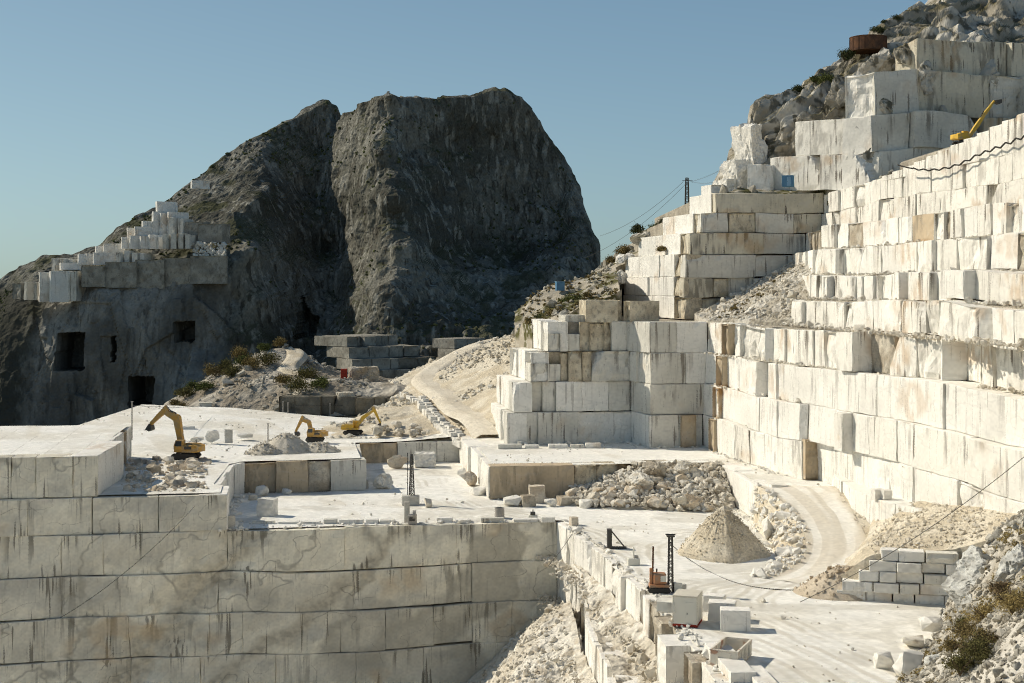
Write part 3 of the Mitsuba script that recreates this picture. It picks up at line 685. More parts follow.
for k, (z0, z1, ax, a, b) in enumerate(rows):
    g = np.random.default_rng(300 + k)
    Ap = [(ax - 3, 252), (ax, 231.5 + .17 * ax), (Acorner[0] - .3 * k, Acorner[1])]
    Bp = [Ap[-1], (22.4, 226.8 + .3 * k), (rw(228.4, b, a), 228.4)]
    if k == 0:                           # a stretch of the lowest row stands proud, then steps back
        Rp = [Bp[-1], (33.6, 212), (39.0, 189.5), (41.0, 190), (rw(160, b, a) + .8, 160), (rw(118, b, a) + 1.5, 118)]
    elif k == 1:
        Rp = [Bp[-1], (rw(205, b, a), 205), (rw(196, b, a) - 1.0, 196.5), (rw(190, b, a) - .6, 190), (rw(189, b, a) + .4, 189.3), (rw(160, b, a), 160), (rw(118, b, a) + .8, 118)]
    elif k == 2:
        Rp = [Bp[-1], (rw(207, b, a), 207), (rw(206.5, b, a) + 1.4, 207.2), (rw(203, b, a) + 1.6, 203), (rw(202.5, b, a) - .2, 202.8), (rw(170, b, a), 170), (rw(155, b, a) + .4, 155), (rw(118, b, a) + 2.2, 118)]
    else:
        Rp = [Bp[-1], (rw(206, b, a), 206), (rw(205, b, a) + 1.3, 205.6), (rw(197, b, a) + .4, 197), (rw(158, b, a), 158), (rw(157, b, a) + 2.4, 157.4), (rw(148, b, a) + 1.2, 148), (rw(118, b, a) + 2.5, 118)]
    full = Ap[1:] + Bp[1:] + Rp[1:]
    face_core([(ax - .3, 250)] + full, z0, z1)
    wall_row(stack, Ap[:2], z0, z1, [('marble_white', 1)], 4, 7, jit=.2, rng=g)
    if k < 2:
        wall_row(stack, Ap[1:], z0, z1, [('marble_grey', 5), ('marble_white', 3), ('marble_ochre', .7)], 2.6, 7.2, jit=.45, gap=.14, rough=.12, split=.12, rng=g, chip=.3)
    else:
        a_, b_ = np.array(Ap[1]), np.array(Ap[2]); n_ = 6; tq = np.r_[0, np.sort(g.uniform(.1, .9, n_ - 1)), 1]
        for i_, (t0, t1) in enumerate(zip(tq[:-1], tq[1:])):
            h_ = z1 + (g.uniform(-2.6, -.3) if i_ < 2 else g.uniform(-.4, .2)); p_, q_ = a_ + (b_ - a_) * t0, a_ + (b_ - a_) * t1
            wall_row(stack, [p_, q_], z0, h_, [('marble_rough_pale' if i_ in (2, 3, 4) else 'marble_grey', 1)], 8, 20, jit=.0, proud=g.uniform(-.9, .8), gap=.1, rough=.4, split=.25, rng=g, chip=.45, depth=4)
    wall_row(stack, Bp, z0, z1, WG, 4.0, 11, jit=.10, gap=.06, gapz=.08, rough=.05, split=.03, rng=g, chip=.2)
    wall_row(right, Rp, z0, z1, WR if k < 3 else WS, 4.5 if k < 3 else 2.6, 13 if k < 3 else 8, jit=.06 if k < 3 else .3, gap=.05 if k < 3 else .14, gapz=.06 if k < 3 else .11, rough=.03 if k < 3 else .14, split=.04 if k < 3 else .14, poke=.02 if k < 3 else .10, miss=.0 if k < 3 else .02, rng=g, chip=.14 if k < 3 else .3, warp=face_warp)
# part of the stack stands one course higher
g = np.random.default_rng(333)
wall_row(stack, [(11.6, 246), (12.4, 234.2), (18.6, 235.2), (19.5, 233)], 24.7, 28.6, [('marble_rough_pale', 1)], 6, 9, jit=.1, rough=1, split=.3, rng=g, depth=5, chip=.6)
wall_row(stack, [(8.0, 243), (8.8, 235), (12.2, 235.6)], 24.0, 26.0, [('marble_grey', 1)], 2, 4, jit=.5, rough=.6, split=.5, rng=g, depth=5, chip=.6)
put('core', slab(Polygon([(12.8, 235.5), (18.4, 236.2), (18.4, 247), (12.2, 247)]), 24.8, 28.3), 'core_rock', stack)

# rows above: left-facing flank, camera-facing wall, right-hand wall
upper = [
    (25.0, 29.0, [(22.4, 284), (30, 245)], [(45, 247.5), (42, 212)], [(47, 170), (52.5, 118)]),
    (29.0, 32.5, [(22.6, 284), (30, 245.2)], [(48, 248), (45, 212)], [(49.5, 172), (55.5, 118)]),
    (32.5, 36.5, [(22.8, 283), (30.2, 245.4)], [(49.5, 248.2), (47, 220)], [(52, 175), (58.5, 118)]),
    (36.5, 40.2, [(24.6, 274), (31, 246)], [(52, 249), (50, 225)], [(54, 180), (61, 118)]),
    (40.2, 43.7, [(28.4, 265), (33, 247)], [(55, 250), (56, 241)], [(59, 205), (62, 170), (67, 118)]),
    (43.7, 47.2, [(32.6, 259), (35.8, 247.4)], [(55.5, 250.2), (56.2, 241)], [(59.2, 205), (62.2, 170), (67.2, 118)])]
for k, (z0, z1, C, Bu, Ru) in enumerate(upper):
    g = np.random.default_rng(500 + k)
    face_core([(C[0][0], C[0][1])] + C[1:] + Bu + Ru, z0, z1)
    c0_, c1_ = np.array(C[0]), np.array(C[1]); cm_ = c0_ + (c1_ - c0_) * .84
    wall_row(right, [c0_, cm_], z0, z1, [('marble_white', 1)], 8, 22, jit=.03, gap=.03, gapz=.05, rough=.03, split=.0, rng=g, chip=.12)
    wall_row(right, [cm_, c1_], z0, z1, [('marble_rough_pale', 1)], 8, 16, jit=.3, gap=.2, gapz=.1, rough=1, split=.5, rng=g, chip=.5, seg=.8)
    wall_row(right, [C[1], Bu[0]], z0, z1, [('marble_grey', 2), ('marble_old', 4), ('marble_rough_pale', .8)], 4.5, 14, jit=.16, gap=.08, gapz=.13, rough=.10, split=.05, rng=g, chip=.34, warp=face_warp)
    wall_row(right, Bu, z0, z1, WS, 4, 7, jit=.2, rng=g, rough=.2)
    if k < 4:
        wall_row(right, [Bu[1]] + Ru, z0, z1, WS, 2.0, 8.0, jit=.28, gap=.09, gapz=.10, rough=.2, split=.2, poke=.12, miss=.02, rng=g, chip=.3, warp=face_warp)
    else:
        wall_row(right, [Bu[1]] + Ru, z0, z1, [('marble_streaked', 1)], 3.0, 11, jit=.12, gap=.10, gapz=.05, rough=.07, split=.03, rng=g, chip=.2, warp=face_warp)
# the top of that wall climbs towards the right
g = np.random.default_rng(560)
tops = np.array([(56.3, 240, 47.25), (57.6, 224, 47.6), (59.2, 205, 49.0), (60.8, 186, 50.6), (62.2, 170, 52.0), (67.2, 118, 53.6)])
tq = np.linspace(0, 1, 22); tk_ = np.linspace(0, 1, 6); tp_ = np.column_stack([np.interp(tq, tk_, tops[:, i]) for i in range(3)])
for a_, b_ in zip(tp_[:-1], tp_[1:]):
    if b_[2] - 47.2 > .35:
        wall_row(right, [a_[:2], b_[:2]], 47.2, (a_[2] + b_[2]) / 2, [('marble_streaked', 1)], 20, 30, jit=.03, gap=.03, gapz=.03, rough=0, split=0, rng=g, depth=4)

# rusty fractured panels and broken natural rock set in the lower face
g = np.random.default_rng(571)
for k, (z0, z1, ax, a, b) in enumerate(rows):
    y_ = [222.5, 221.5, 221, 219.5][k]
    wall_row(right, [(rw(y_ + 1.2, b, a) - .02, y_ + 1.2), (rw(y_ - 1.4, b, a) - .02, y_ - 1.4)], z0, z1, [('marble_ochre', 1)], 8, 9, jit=0, proud=.75, rough=1, split=0, rng=g, seg=.7)
wall_row(right, [(39.2, 189.3), (41.0, 189.7)], 4.9, 10.4, [('marble_ochre', 1)], 8, 9, jit=0, proud=.75, rough=1, split=0, rng=g, seg=.7)
wall_row(right, [(20.6, 233.2), (24.3, 226.6)][:1] + [(20.8, 232.9)], 4.9, 10, [('marble_ochre', 1)], 8, 9, rng=g)
wall_row(stack, [(27.2, 227.45), (29.6, 227.9)], 4.9, 10.1, [('marble_ochre', 1)], 8, 9, jit=0, proud=.8, rough=1, split=0, rng=g, seg=.7)
for i, (px, py, Y, w, d, h, mat, tl) in enumerate([(930, 378, 164, 5.2, 3.6, 4.6, 'crag_rock', .5), (915, 372, 169, 3.2, 3.0, 3.4, 'crag_rock', .6), (944, 366, 161, 3.0, 3, 2.6, 'crag_rock', .3), (935, 336, 172, 5.0, 3.2, 3.4, 'crag_rock', .4), 
                                      (822, 373, 205, 2.6, 2.4, 3.0, 'crag_rock', .2), (960, 246, 184, 3.2, 3.0, 3.2, 'crag_rock', .2), (1006, 240, 170, 3.4, 3.0, 3.2, 'crag_rock', .15)]):
    c = at(px, py, Y); put('rock', boulder((c[0] + 1.0, c[1], c[2]), w, d, h, 1.2 + .2 * i, seed=400 + i, box_like=.7, tilt=tl), mat, right)

for i, (x, y, z, w, h) in enumerate([(22.9, 284, 35.8, 4.0, 2.6), (24.8, 275, 39.4, 4.5, 2.8), (21.8, 283.5, 31.6, 3.4, 3.0)]):
    put('rock', boulder((x, y, z - .6), w, w * 1.3, h, .3 * i, seed=470 + i, box_like=.55, tilt=.3), 'crag_rock' if i % 2 else 'rubble_stone_white', right)
# ---------------------------------------------------------------- mountain and hills
def inside(P, x0, x1, z0, z1, soft):
    a = np.minimum(np.minimum(P[..., 0] - x0, x1 - P[..., 0]), np.minimum(P[..., 2] - z0, z1 - P[..., 2])) / soft
    return np.clip(a + .5, 0, 1)
def mdisp(P, N):
    q = P.copy(); w = q + 5 * np.stack([nz(q, .05, 60 + i, 3) for i in range(3)], -1)
    d = 2.0 * nz(q, .016, 1, 3) + 2.6 * (ridge(w * [1, 1, .22], .045, 2, 3) - .5) * 2
    d = d + gaussian_filter(1.7 * facet(w, 800, 1, (1, 1, .3)), 2.0) + gaussian_filter(1.15 * facet(w, 5000, 2, (1, 1, .22), .9), 1.1) + gaussian_filter(.6 * facet(q, 22000, 3, (1, 1, .22), .9), .6) + 1.1 * (ridge(q * [1, 1, .3], .22, 15, 3) - .45) +   .4 * (ridge(q * [1, 1, .3], .7, 16, 2) - .45)
    d = d + 3.0 * (ridge((q + 4 * np.stack([nz(q, .04, 80 + i, 2) for i in range(3)], -1)) @ np.array([[1, 0, .25], [0, 1, 0], [-.25, 0, 1]]).T * [1, .6, .25], .075, 18, 3) - .5) * 2
    d = d * (.42 + .58 * np.clip((q[..., 0] + 112) / 22, 0, 1))[...]
    steps = gaussian_filter(4.5 * facet(q, 70, 5, (1, .1, .35), tilt=.1), .5) + gaussian_filter(1.5 * facet(q, 900, 6, (1, .15, .2), tilt=.25), .5) + gaussian_filter(.5 * facet(q, 12000, 7, (1, 1, .3)), .8)
    m = inside(P + 9 * nz(q, .03, 21, 3)[..., None], -200, -116, -60, 35, 8)
    return d * (1 - m) + steps * m
MT = [(-60, 300, 640), (0, 282, 630), (20, 267, 630), (45, 256, 630), (70, 257, 632), (100, 246, 640), (165, 203, 655), (230, 154, 682), (290, 121, 700), (308, 110, 706), (320, 104, 712), (328, 103, 714), (335, 108, 716), (343, 118, 714),
      (352, 112, 690), (370, 101, 668), (388, 94, 648), (400, 97, 655), (430, 99, 668), (470, 97, 684), (490, 91, 690), (505, 91, 692), (520, 97, 694), (540, 122, 694), (560, 160, 692), (575, 188, 684), (585, 215, 674), (595, 255, 660), (602, 290, 652), (640, 350, 650), (700, 400, 650)]
MC = [(200, 205, 636), (150, 235, 616), (200, 240, 606), (100, 263, 606), (20, 300, 600), (40, 275, 612), (235, 262, 590),
      (262, 150, 676), (290, 150, 690), (322, 150, 710), (345, 150, 678), (379, 150, 622), (410, 150, 652), (450, 150, 676), (510, 150, 694), (545, 150, 692),
      (230, 200, 640), (254, 200, 622), (285, 200, 664), (316, 200, 694), (345, 200, 664), (394, 200, 602), (425, 200, 642), (470, 200, 674), (510, 200, 692), (550, 200, 690),
      (232, 250, 600), (252, 250, 594), (290, 250, 640), (328, 250, 678), (350, 250, 650), (405, 250, 588), (432, 250, 628), (470, 250, 662), (510, 250, 682), (550, 245, 674), (575, 240, 664),
      (235, 300, 590), (262, 300, 590), (290, 300, 616), (322, 300, 640), (342, 300, 648), (360, 300, 610), (386, 300, 566), (420, 300, 580), (450, 300, 590), (480, 300, 604), (520, 295, 618), (560, 275, 634), (590, 300, 640),
      (262, 345, 585), (290, 345, 602), (322, 345, 612), (340, 345, 594), (362, 345, 556), (400, 345, 556), (440, 345, 556), (480, 345, 560), (520, 345, 566), (560, 345, 580), (600, 345, 606),
      (270, 392, 575), (310, 392, 588), (335, 390, 566), (356, 390, 544), (400, 390, 544), (460, 390, 548), (520, 390, 556), (600, 390, 592),
      (185, 392, 560), (165, 378, 570), (0, 330, 588), (0, 420, 570), (100, 292, 578), (100, 420, 574), (200, 292, 577), (200, 350, 577), (270, 420, 575), (700, 440, 630), (-60, 420, 575)]
mm, MRB = cliff(MC, MT, -30, 620, 340, mdisp, xr=(at(-60, 300, 640)[0], at(700, 400, 650)[0]), smoothing=.0, back=160, drop=.9, kernel='linear')
mv = mm[0]
for (x0, y0, x1, y1, deep) in [(63, 332, 92, 369, 22), (181, 321, 200, 341, 15), (138, 374, 163, 404, 25), (288, 287, 306, 340, 22), (120, 335, 124, 360, 10)]:   # adits sawn into the far cliff
    s_ = 585 / F; wob_ = .5 * nz(mv, .35, 77, 3); mx_, mz_ = mv[:, 0] + wob_, mv[:, 2] + wob_ * (mv[:, 2] > -20)
    hit = (mx_ > (x0 - 512) * s_) & (mx_ < (x1 - 512) * s_) & (mz_ < CZ - (y0 - HY) * s_) & (mz_ > CZ - (y1 - HY) * s_) & (mv[:, 1] < 625)
    mv[hit, 1] += deep
struct(put('mountain', (mv, mm[1]), 'mountain_rock'), 'dark rugged mountain with a broad double summit')
# scrub on its ledges
tn = trimesh.Trimesh(mv, mm[1], process=False)
fn_, fc_ = tn.face_normals, tn.triangles_center
g = np.random.default_rng(5)
ok = np.nonzero((np.abs(fn_[:, 2]) > .33) & (meshkit.fbm(fc_ * .03, 3, 44) > .49) & (fc_[:, 1] < 720) & ~((fc_[:, 0] > -215) & (fc_[:, 0] < -105) & (fc_[:, 2] < 37)))[0]
ok = g.choice(ok, min(1500, len(ok)), replace=False)
tag(put('mountain_scrub', stones(fc_[ok], g.uniform(.4, 1.25, len(ok)), g), 'leaf_dark'), 'dark green scrub scattered over the mountain ledges', kind='stuff')

# white benches of the distant quarry on the mountain's left shoulder
far_quarry = struct(key_for('far_quarry'), 'small white stepped quarry benches high on the left shoulder of the mountain')
FG = np.random.default_rng(66)
def far_block(x0, y0, x1, y1, Y, mat, rot=-.55, deep=None):
    s_ = Y / F; w, h = (x1 - x0) * s_, (y1 - y0) * s_
    c = at((x0 + x1) / 2, y1, Y)
    deep = deep or w * .8
    k = w / (math.cos(rot) + abs(math.sin(rot)) * deep / w)
    e = (math.cos(rot), math.sin(rot)); o = (e[1], -e[0])
    SEED[0] += 1
    org = (c[0] - e[0] * k / 2 + o[0] * deep / 2, c[1] - e[1] * k / 2 + o[1] * deep / 2, c[2])
    m, uv = block(org, e, o, k, deep, h, seg=1.3, rough=.3, chip=.9, broken=.8 if 'dim' in mat else 0, seed=SEED[0])
    put('block', m, mat, far_quarry, uv=uv)
for b_ in [(45, 271, 66, 302, 578, 'marble_white', -1.0), (60, 273, 82, 301, 582, 'marble_grey', -.1), (57, 259, 90, 274, 590, 'marble_grey', -.4), (66, 262, 84, 270, 586, 'marble_white', -.9), (85, 253, 108, 265, 588, 'marble_white', -1.0), (102, 245, 118, 257, 592, 'marble_white', -1.0),
           (84, 266, 112, 287, 584, 'marble_dim', -.1), (108, 262, 140, 288, 584, 'marble_dim', -.1), (138, 260, 168, 289, 584, 'marble_dim', -.05), (164, 258, 196, 287, 583, 'marble_dim', -.05), (190, 256, 228, 284, 582, 'marble_dim', .05), (120, 252, 150, 263, 590, 'marble_grey', -.2),
           (128, 236, 152, 249, 592, 'marble_white', -1.0), (146, 236, 172, 249, 590, 'marble_white', -.9), (166, 234, 196, 249, 588, 'marble_grey', -.2), (134, 228, 156, 239, 595, 'marble_white', -1.0), (148, 222, 166, 237, 597, 'marble_white', -1.0), (158, 212, 182, 236, 598, 'marble_white', -.9), (161, 202, 172, 216, 602, 'marble_white', -1.0), (172, 218, 190, 238, 596, 'marble_grey', -.3),
           (184, 222, 208, 240, 594, 'marble_dim', -.1), (200, 224, 228, 243, 590, 'marble_dim', -.1), (16, 283, 34, 299, 588, 'marble_dim', -.5), (30, 281, 48, 300, 586, 'marble_grey', -.6), (196, 181, 204, 189, 622, 'marble_white', -.8)]:
    x0_, y0_, x1_, y1_, Y_, mat_, rot_ = b_
    k_ = max(1, int(round((x1_ - x0_) / (30 if mat_ == 'marble_dim' else 8.5)))); cx_ = np.linspace(x0_, x1_, k_ + 1)
    for xa_, xb_ in zip(cx_[:-1], cx_[1:]):
        dy_ = FG.uniform(-1.8, 1.6) if k_ > 1 else 0
        far_block(xa_, y0_ + dy_, xb_ + .4, y1_, Y_ + FG.uniform(-2, 2), mat_, rot_ + FG.uniform(-.1, .1), deep=9)
g = np.random.default_rng(6)
px = g.uniform(192, 226, 260); py = 243 + (g.uniform(0, 1, 260)) * 22
pp = np.array([at(a, b, 586 - (b - 243) * .3) for a, b in zip(px, py)])
tag(put('far_rubble', stones(pp, g.uniform(.5, 1.4, 260), g), 'rubble_stone'), 'pale rubble tipped beside the distant benches', kind='stuff')
# old benches at the mountain's right foot
old = struct(key_for('old_bench'), 'old quarry benches at the foot of the mountain, their shade put into a dim grey colour')
g = np.random.default_rng(8)
for k, (y0, y1) in enumerate([(336, 346), (346, 357), (357, 368), (368, 381)]):
    A_, B_ = at(346 + 3 * k, y1, 522 - 4 * k), at([398, 420, 436, 440][k], y1, 541 - 4 * k)
    s_ = 530 / F
    wall_row(old, [(A_[0], A_[1]), (B_[0], B_[1])], CZ - (y1 - HY) * s_, CZ - (y0 - HY) * s_, [('marble_dim', 4), ('rock_shaded', 1)], 2.5, 8, depth=10 + 3 * (3 - k), jit=.5, gap=.2, gapz=.15, rng=g, seg=1.2, rough=.35, split=.2, chip=.6)  # shade of the mountain foot put into these darker materials
    if k < 3:
        A_, B_ = at(455, y1 + 4, 540 - 4 * k), at([485, 500, 510][k], y1 + 4, 552 - 4 * k)
        wall_row(old, [(A_[0], A_[1]), (B_[0], B_[1])], CZ - (y1 + 4 - HY) * s_, CZ - (y0 + 4 - HY) * s_, [('rock_shaded', 1), ('marble_dim', 1)], 3, 9, depth=12, jit=.5, gap=.2, gapz=.15, rng=g, seg=1.2, rough=.4, split=.2, chip=.6)
# ---- hills between the quarry and the mountain
def rough_z(ctrl, amp=1.0, f=.14, seed=30, rid=.5):
    h = rbf_height([c if isinstance(c, np.ndarray) else np.array(c, float) for c in ctrl])
    def fn(p):
        q = np.column_stack([p, p[:, :1] * 0])
        return h(p) + amp * (nz(q, f, seed, 4) + rid * (ridge(q, f * 2.2, seed + 3, 4) - .5) * 2)
    return fn
A_ = at
hill_ctrl = [(-32, 250, 3.3), (-25, 251, 3.4), (-16, 250, 3.5), (-8, 247, 3.9), A_(500, 440, 242), A_(395, 379, 315), A_(430, 362, 322), A_(470, 348, 328), A_(515, 334, 330),
             A_(380, 413, 274), A_(400, 398, 290), A_(350, 431, 262), A_(480, 372, 288), A_(505, 385, 262), A_(505, 352, 296), A_(510, 415, 245), A_(465, 415, 262), A_(440, 394, 285), A_(428, 382, 300), A_(440, 370, 314), A_(470, 352, 322),
             A_(415, 410, 272), A_(445, 432, 254), (-45, 300, -6), (-35, 345, -2), (0, 350, 8), (-50, 270, 2), (5, 330, 20), (5, 250, 14), (5, 240, 8)]
HILL_Z = rough_z(hill_ctrl, .55, .16, 30)
HP = Polygon([(-44, 252), (-20, 250.5), (-9, 248.5), (-2, 240), (4, 236), (6, 250), (6, 345), (-44, 345)])
struct(put('rubble_hill', sheet(HP, 1.0, HILL_Z, skirt=3), 'gravel'), 'pale rubble hillside with a haul road climbing over it')
RD = np.array([A_(497, 440, 241), A_(482, 427, 252), A_(465, 415, 262), A_(450, 402, 275), A_(440, 394, 285), A_(430, 385, 295), A_(427, 379, 304), A_(434, 371, 312), A_(450, 362, 318), A_(470, 353, 323), A_(500, 340, 328)])
def strip(center, half, zfun, n=60, lift=.35, cols=7, noise_amp=.08):
    t = np.r_[0, np.cumsum(np.linalg.norm(np.diff(center[:, :2], axis=0), axis=1))]
    c = CubicSpline(t, center[:, :2])(np.linspace(0, t[-1], n)); d = np.gradient(c, axis=0); d /= np.linalg.norm(d, axis=1, keepdims=True)
    s = np.stack([d[:, 1], -d[:, 0]], 1)
    hw = np.interp(np.linspace(0, 1, n), np.linspace(0, 1, len(half)), half)
    u = np.linspace(-1, 1, cols)
    xy = c[:, None] + s[:, None] * (u[None, :] * hw[:, None])[..., None]
    zc = zfun(c); k = np.ones(9) / 9; zc = np.convolve(np.pad(zc, 4, mode='edge'), k, 'valid')
    z = zc[:, None] + lift - (.25 * lift + .9 * np.clip(np.abs(u) - .8, 0, 1) / .2 * 1.0)[None]
    v = np.concatenate([xy, z[..., None]], -1).reshape(-1, 3); v[:, 2] += noise_amp * nz(v, .5, 3)
    i, j = np.meshgrid(np.arange(n - 1), np.arange(cols - 1), indexing='ij')
    a = i * cols + j; f = np.concatenate([np.stack([a, a + 1, a + cols + 1], -1).reshape(-1, 3), np.stack([a, a + cols + 1, a + cols], -1).reshape(-1, 3)])
    return (v, f), c, s, zc
(rm, rc, rs, rz) = strip(RD, [4.2, 4.0, 3.6, 3.4, 3.4, 3.6], HILL_Z, lift=.75)
struct(put('haul_road', rm, 'dust_road', smooth=True), 'dusty haul road curving up the rubble hill')
# stone edging on the road's outer side
edge = thing('roadside_wall', 'low wall of rough white blocks edging the haul road on the hill', 'stone wall')
g = np.random.default_rng(9)
for i in range(2, 36):
    if i % 1: continue
    for lv in range(2 if i < 26 else 1):
        q = rc[i] - rs[i] * (4.6 + .5 * lv * 0); z = HILL_Z(q[None])[0]
        q2 = q - rs[i] * (1.2 - 1.0 * lv)
        z2 = HILL_Z(q2[None])[0]
        put('block', move(boulder((0, 0, 0), g.uniform(1.2, 1.9), g.uniform(1.0, 1.4), g.uniform(.9, 1.3), 0, seed=i * 3 + lv, box_like=.95), math.atan2(rs[i][0], -rs[i][1]) + g.normal(0, .15), (q2[0], q2[1], z2 - .1 + .1 * lv)), 'marble_rough' if g.random() < .12 else 'rubble_stone_white', edge)

# mound in the middle distance, its near side a dark old face
mid_ctrl = [A_(285, 347, 350), A_(262, 352, 346), A_(235, 362, 342), A_(200, 386, 335), A_(172, 408, 325), A_(155, 428, 318), A_(310, 358, 352), A_(330, 378, 345), A_(350, 384, 338), A_(400, 384, 330), A_(430, 386, 326),
            A_(170, 430, 306), A_(240, 431, 303), A_(300, 432, 299), A_(360, 431, 297), A_(400, 430, 296), A_(225, 392, 315), A_(260, 385, 312), A_(300, 393, 304), A_(340, 391, 303), A_(400, 388, 302), A_(195, 408, 311), A_(300, 378, 326), A_(340, 386, 322), A_(400, 385, 318), A_(270, 372, 330), A_(245, 378, 326),
            (-110, 330, -12), (-90, 380, -8), (-50, 400, 0), (-10, 360, 4), (-15, 320, 6), (-20, 400, 2), (-80, 300, 0)]
MID_Z = rough_z(mid_ctrl, 1.1, .10, 50, .8)
struct(put('middle_hill', sheet(Polygon([(-96, 298), (-15, 293), (-15, 400), (-110, 400), (-112, 315)]), 1.15, MID_Z, skirt=3), 'hill_rock'), 'rocky mound with scrub in front of the mountain, its near face dark')
tr = np.array([A_(292, 350, 349), A_(296, 362, 344), A_(288, 374, 334), A_(312, 384, 326)])
struct(put('track', strip(tr, [3.0, 2.6, 3.2], MID_Z, n=24, lift=.9)[0], 'gravel', smooth=True), 'pale track running down the middle mound')

# ---- the hill behind and above the block stack
side_ctrl = [A_(515, 340, 262), A_(530, 326, 249), A_(545, 305, 257), A_(568, 291, 268), A_(600, 296, 262), A_(614, 302, 255), A_(560, 324, 245), A_(585, 306, 247), A_(575, 289, 285), A_(600, 271, 300), A_(640, 241, 312), A_(660, 229, 320), A_(700, 203, 318), A_(735, 187, 300), A_(560, 284, 288),
             A_(522, 330, 300), A_(516, 338, 290), A_(535, 296, 270), A_(550, 287, 274), (10, 345, 24), (25, 345, 36), (60, 330, 62), (38, 300, 46), (45, 285, 49), (30, 300, 40), (22, 300, 36), (38, 262, 47.3), (45, 262, 48.3), (55, 262, 50), (50, 252, 47.5), (38, 251, 47.2), (57, 245, 47.5), (60, 225, 48), (70, 250, 50), (33, 262, 43.5), (28, 270, 38.5), (25, 282, 36), (30, 256, 40), (90, 250, 52), (75, 215, 50), (90, 200, 53)]
SIDE_Z = rough_z(side_ctrl, .75, .17, 60, .7)
SP = Polygon([(3.5, 246), (12, 245), (19.5, 250), (20.5, 285), (22, 286), (23.5, 287), (25.5, 276), (29, 266), (33.5, 259), (37, 250.5), (55, 253), (58, 245), (60, 222), (66, 175), (100, 175), (100, 340), (1, 345), (0.5, 262)])
struct(put('hillside', sheet(SP, .9, SIDE_Z, skirt=5), 'hill_veg'), 'scrubby hillside of pale rock behind the block stack')

# ---- natural crag on the right skyline with sawn faces below it
def cdisp(P, N):
    q = P.copy(); w = q + 2.0 * np.stack([nz(q, .08, 70 + i, 3) for i in range(3)], -1)
    rot = np.stack([w[..., 0] * .8 + w[..., 2] * .6, w[..., 1], w[..., 2] * .8 - w[..., 0] * .6], -1)   # strata slope
    return 1.8 * nz(q, .07, 14, 3) + gaussian_filter(2.0 * facet(rot, 200, 21, (.25, 1, 1.2), 1.0), 2.2) + gaussian_filter(.9 * facet(rot, 1600, 22, (.3, 1, 1.2), 1.0), 1.2) + 2.0 * (ridge(rot * [.25, 1, 1.2], .16, 12, 4) - .5) + 1.0 * (ridge(rot * [.35, 1, 1], .6, 15, 3) - .5)
CT = [(722, 205, 268), (735, 187, 266), (748, 150, 270), (756, 118, 272), (775, 101, 278), (800, 88, 282), (828, 70, 286), (850, 50, 290), (880, 31, 294), (905, 15, 298), (925, 0, 302), (960, -28, 310), (1040, -85, 325), (1180, -150, 335)]
CC = [(735, 190, 266), (765, 180, 262), (800, 165, 260), (790, 120, 264), (830, 100, 270), (850, 150, 256), (880, 60, 280), (900, 110, 262), (930, 60, 272), (960, 30, 285), (1000, 0, 300), (1024, -20, 310), (1024, 60, 276), (960, 90, 262), (1024, 100, 262), (900, 170, 252), (1024, 170, 252), (860, 200, 257), (1024, 230, 250), (1180, 100, 262), (1180, -60, 315), (1180, 220, 250), (750, 205, 265), (800, 205, 260)]
cm, CRB = cliff(CC, CT, 45.5, 380, 230, cdisp, xr=(at(724, 200, 268)[0], 118), smoothing=.2, back=70, drop=.2)
struct(put('crag', cm, 'crag_rock'), 'natural rocky crag with scrub on the right skyline')
up = struct(key_for('upper_face'), 'sawn faces under the crag at the upper right, coloured white where sunlit and grey where shaded')
g = np.random.default_rng(21)
UPP = [(48.0, 54.2, [(47.5, 258), (61.5, 240.5), (90, 247)]), (54.2, 60.5, [(51, 254.2), (61.6, 241.3), (92, 248)]),
       (60.5, 68.0, [(58.5, 247), (62.5, 242.3), (80, 246), (94, 249)]), (68.0, 74.0, [(71, 246.5), (84, 249), (100, 253)])]
def upwarp(v):
    w = v.copy(); q = v * [1, 1, .0]
    w[:, 2] += 1.0 * nz(q, .07, 45, 3); w[:, 1] += .7 * nz(v, .10, 46, 2) ; w[:, 0] += .5 * nz(v, .10, 47, 2)
    return w
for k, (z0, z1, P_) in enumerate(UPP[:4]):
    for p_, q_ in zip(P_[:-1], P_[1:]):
        lit = q_[1] - p_[1] < -3  # light put into the colour: white marble on sunlit runs, darker on shaded
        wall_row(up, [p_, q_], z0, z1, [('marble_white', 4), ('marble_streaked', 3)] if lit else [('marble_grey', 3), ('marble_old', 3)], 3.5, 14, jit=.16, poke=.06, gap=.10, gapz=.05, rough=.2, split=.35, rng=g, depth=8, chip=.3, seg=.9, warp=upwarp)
for (a, b, z0, z1, mat) in [((36.5, 258), (41, 259.5), 47, 49.5, 'marble_white'), ((43, 257), (47, 255), 47.5, 53, 'marble_white')]:
    wall_row(up, [a, b], z0, z1, [(mat, 1)], 4, 7, jit=.3, rough=.5, split=.5, rng=g, depth=4)

face = struct(key_for('old_face'), 'broken rock face of the middle mound, its shade put into the dark rock colour')
g = np.random.default_rng(12)
for z0, z1, o_ in [(-1, 3.4, 0), (3.4, 7.4, .9)]:
    a_, b_ = at(262, 430, 299 + o_), at(412, 430, 295 + o_)
    wall_row(face, [(a_[0] + o_ * 4, a_[1]), (b_[0], b_[1])], z0, z1, [('rock_shaded', 1)], 2.5, 7, jit=.7, rough=.8, split=.3, rng=g, depth=6, gap=.3)  # shadow on this face painted in as dark rock
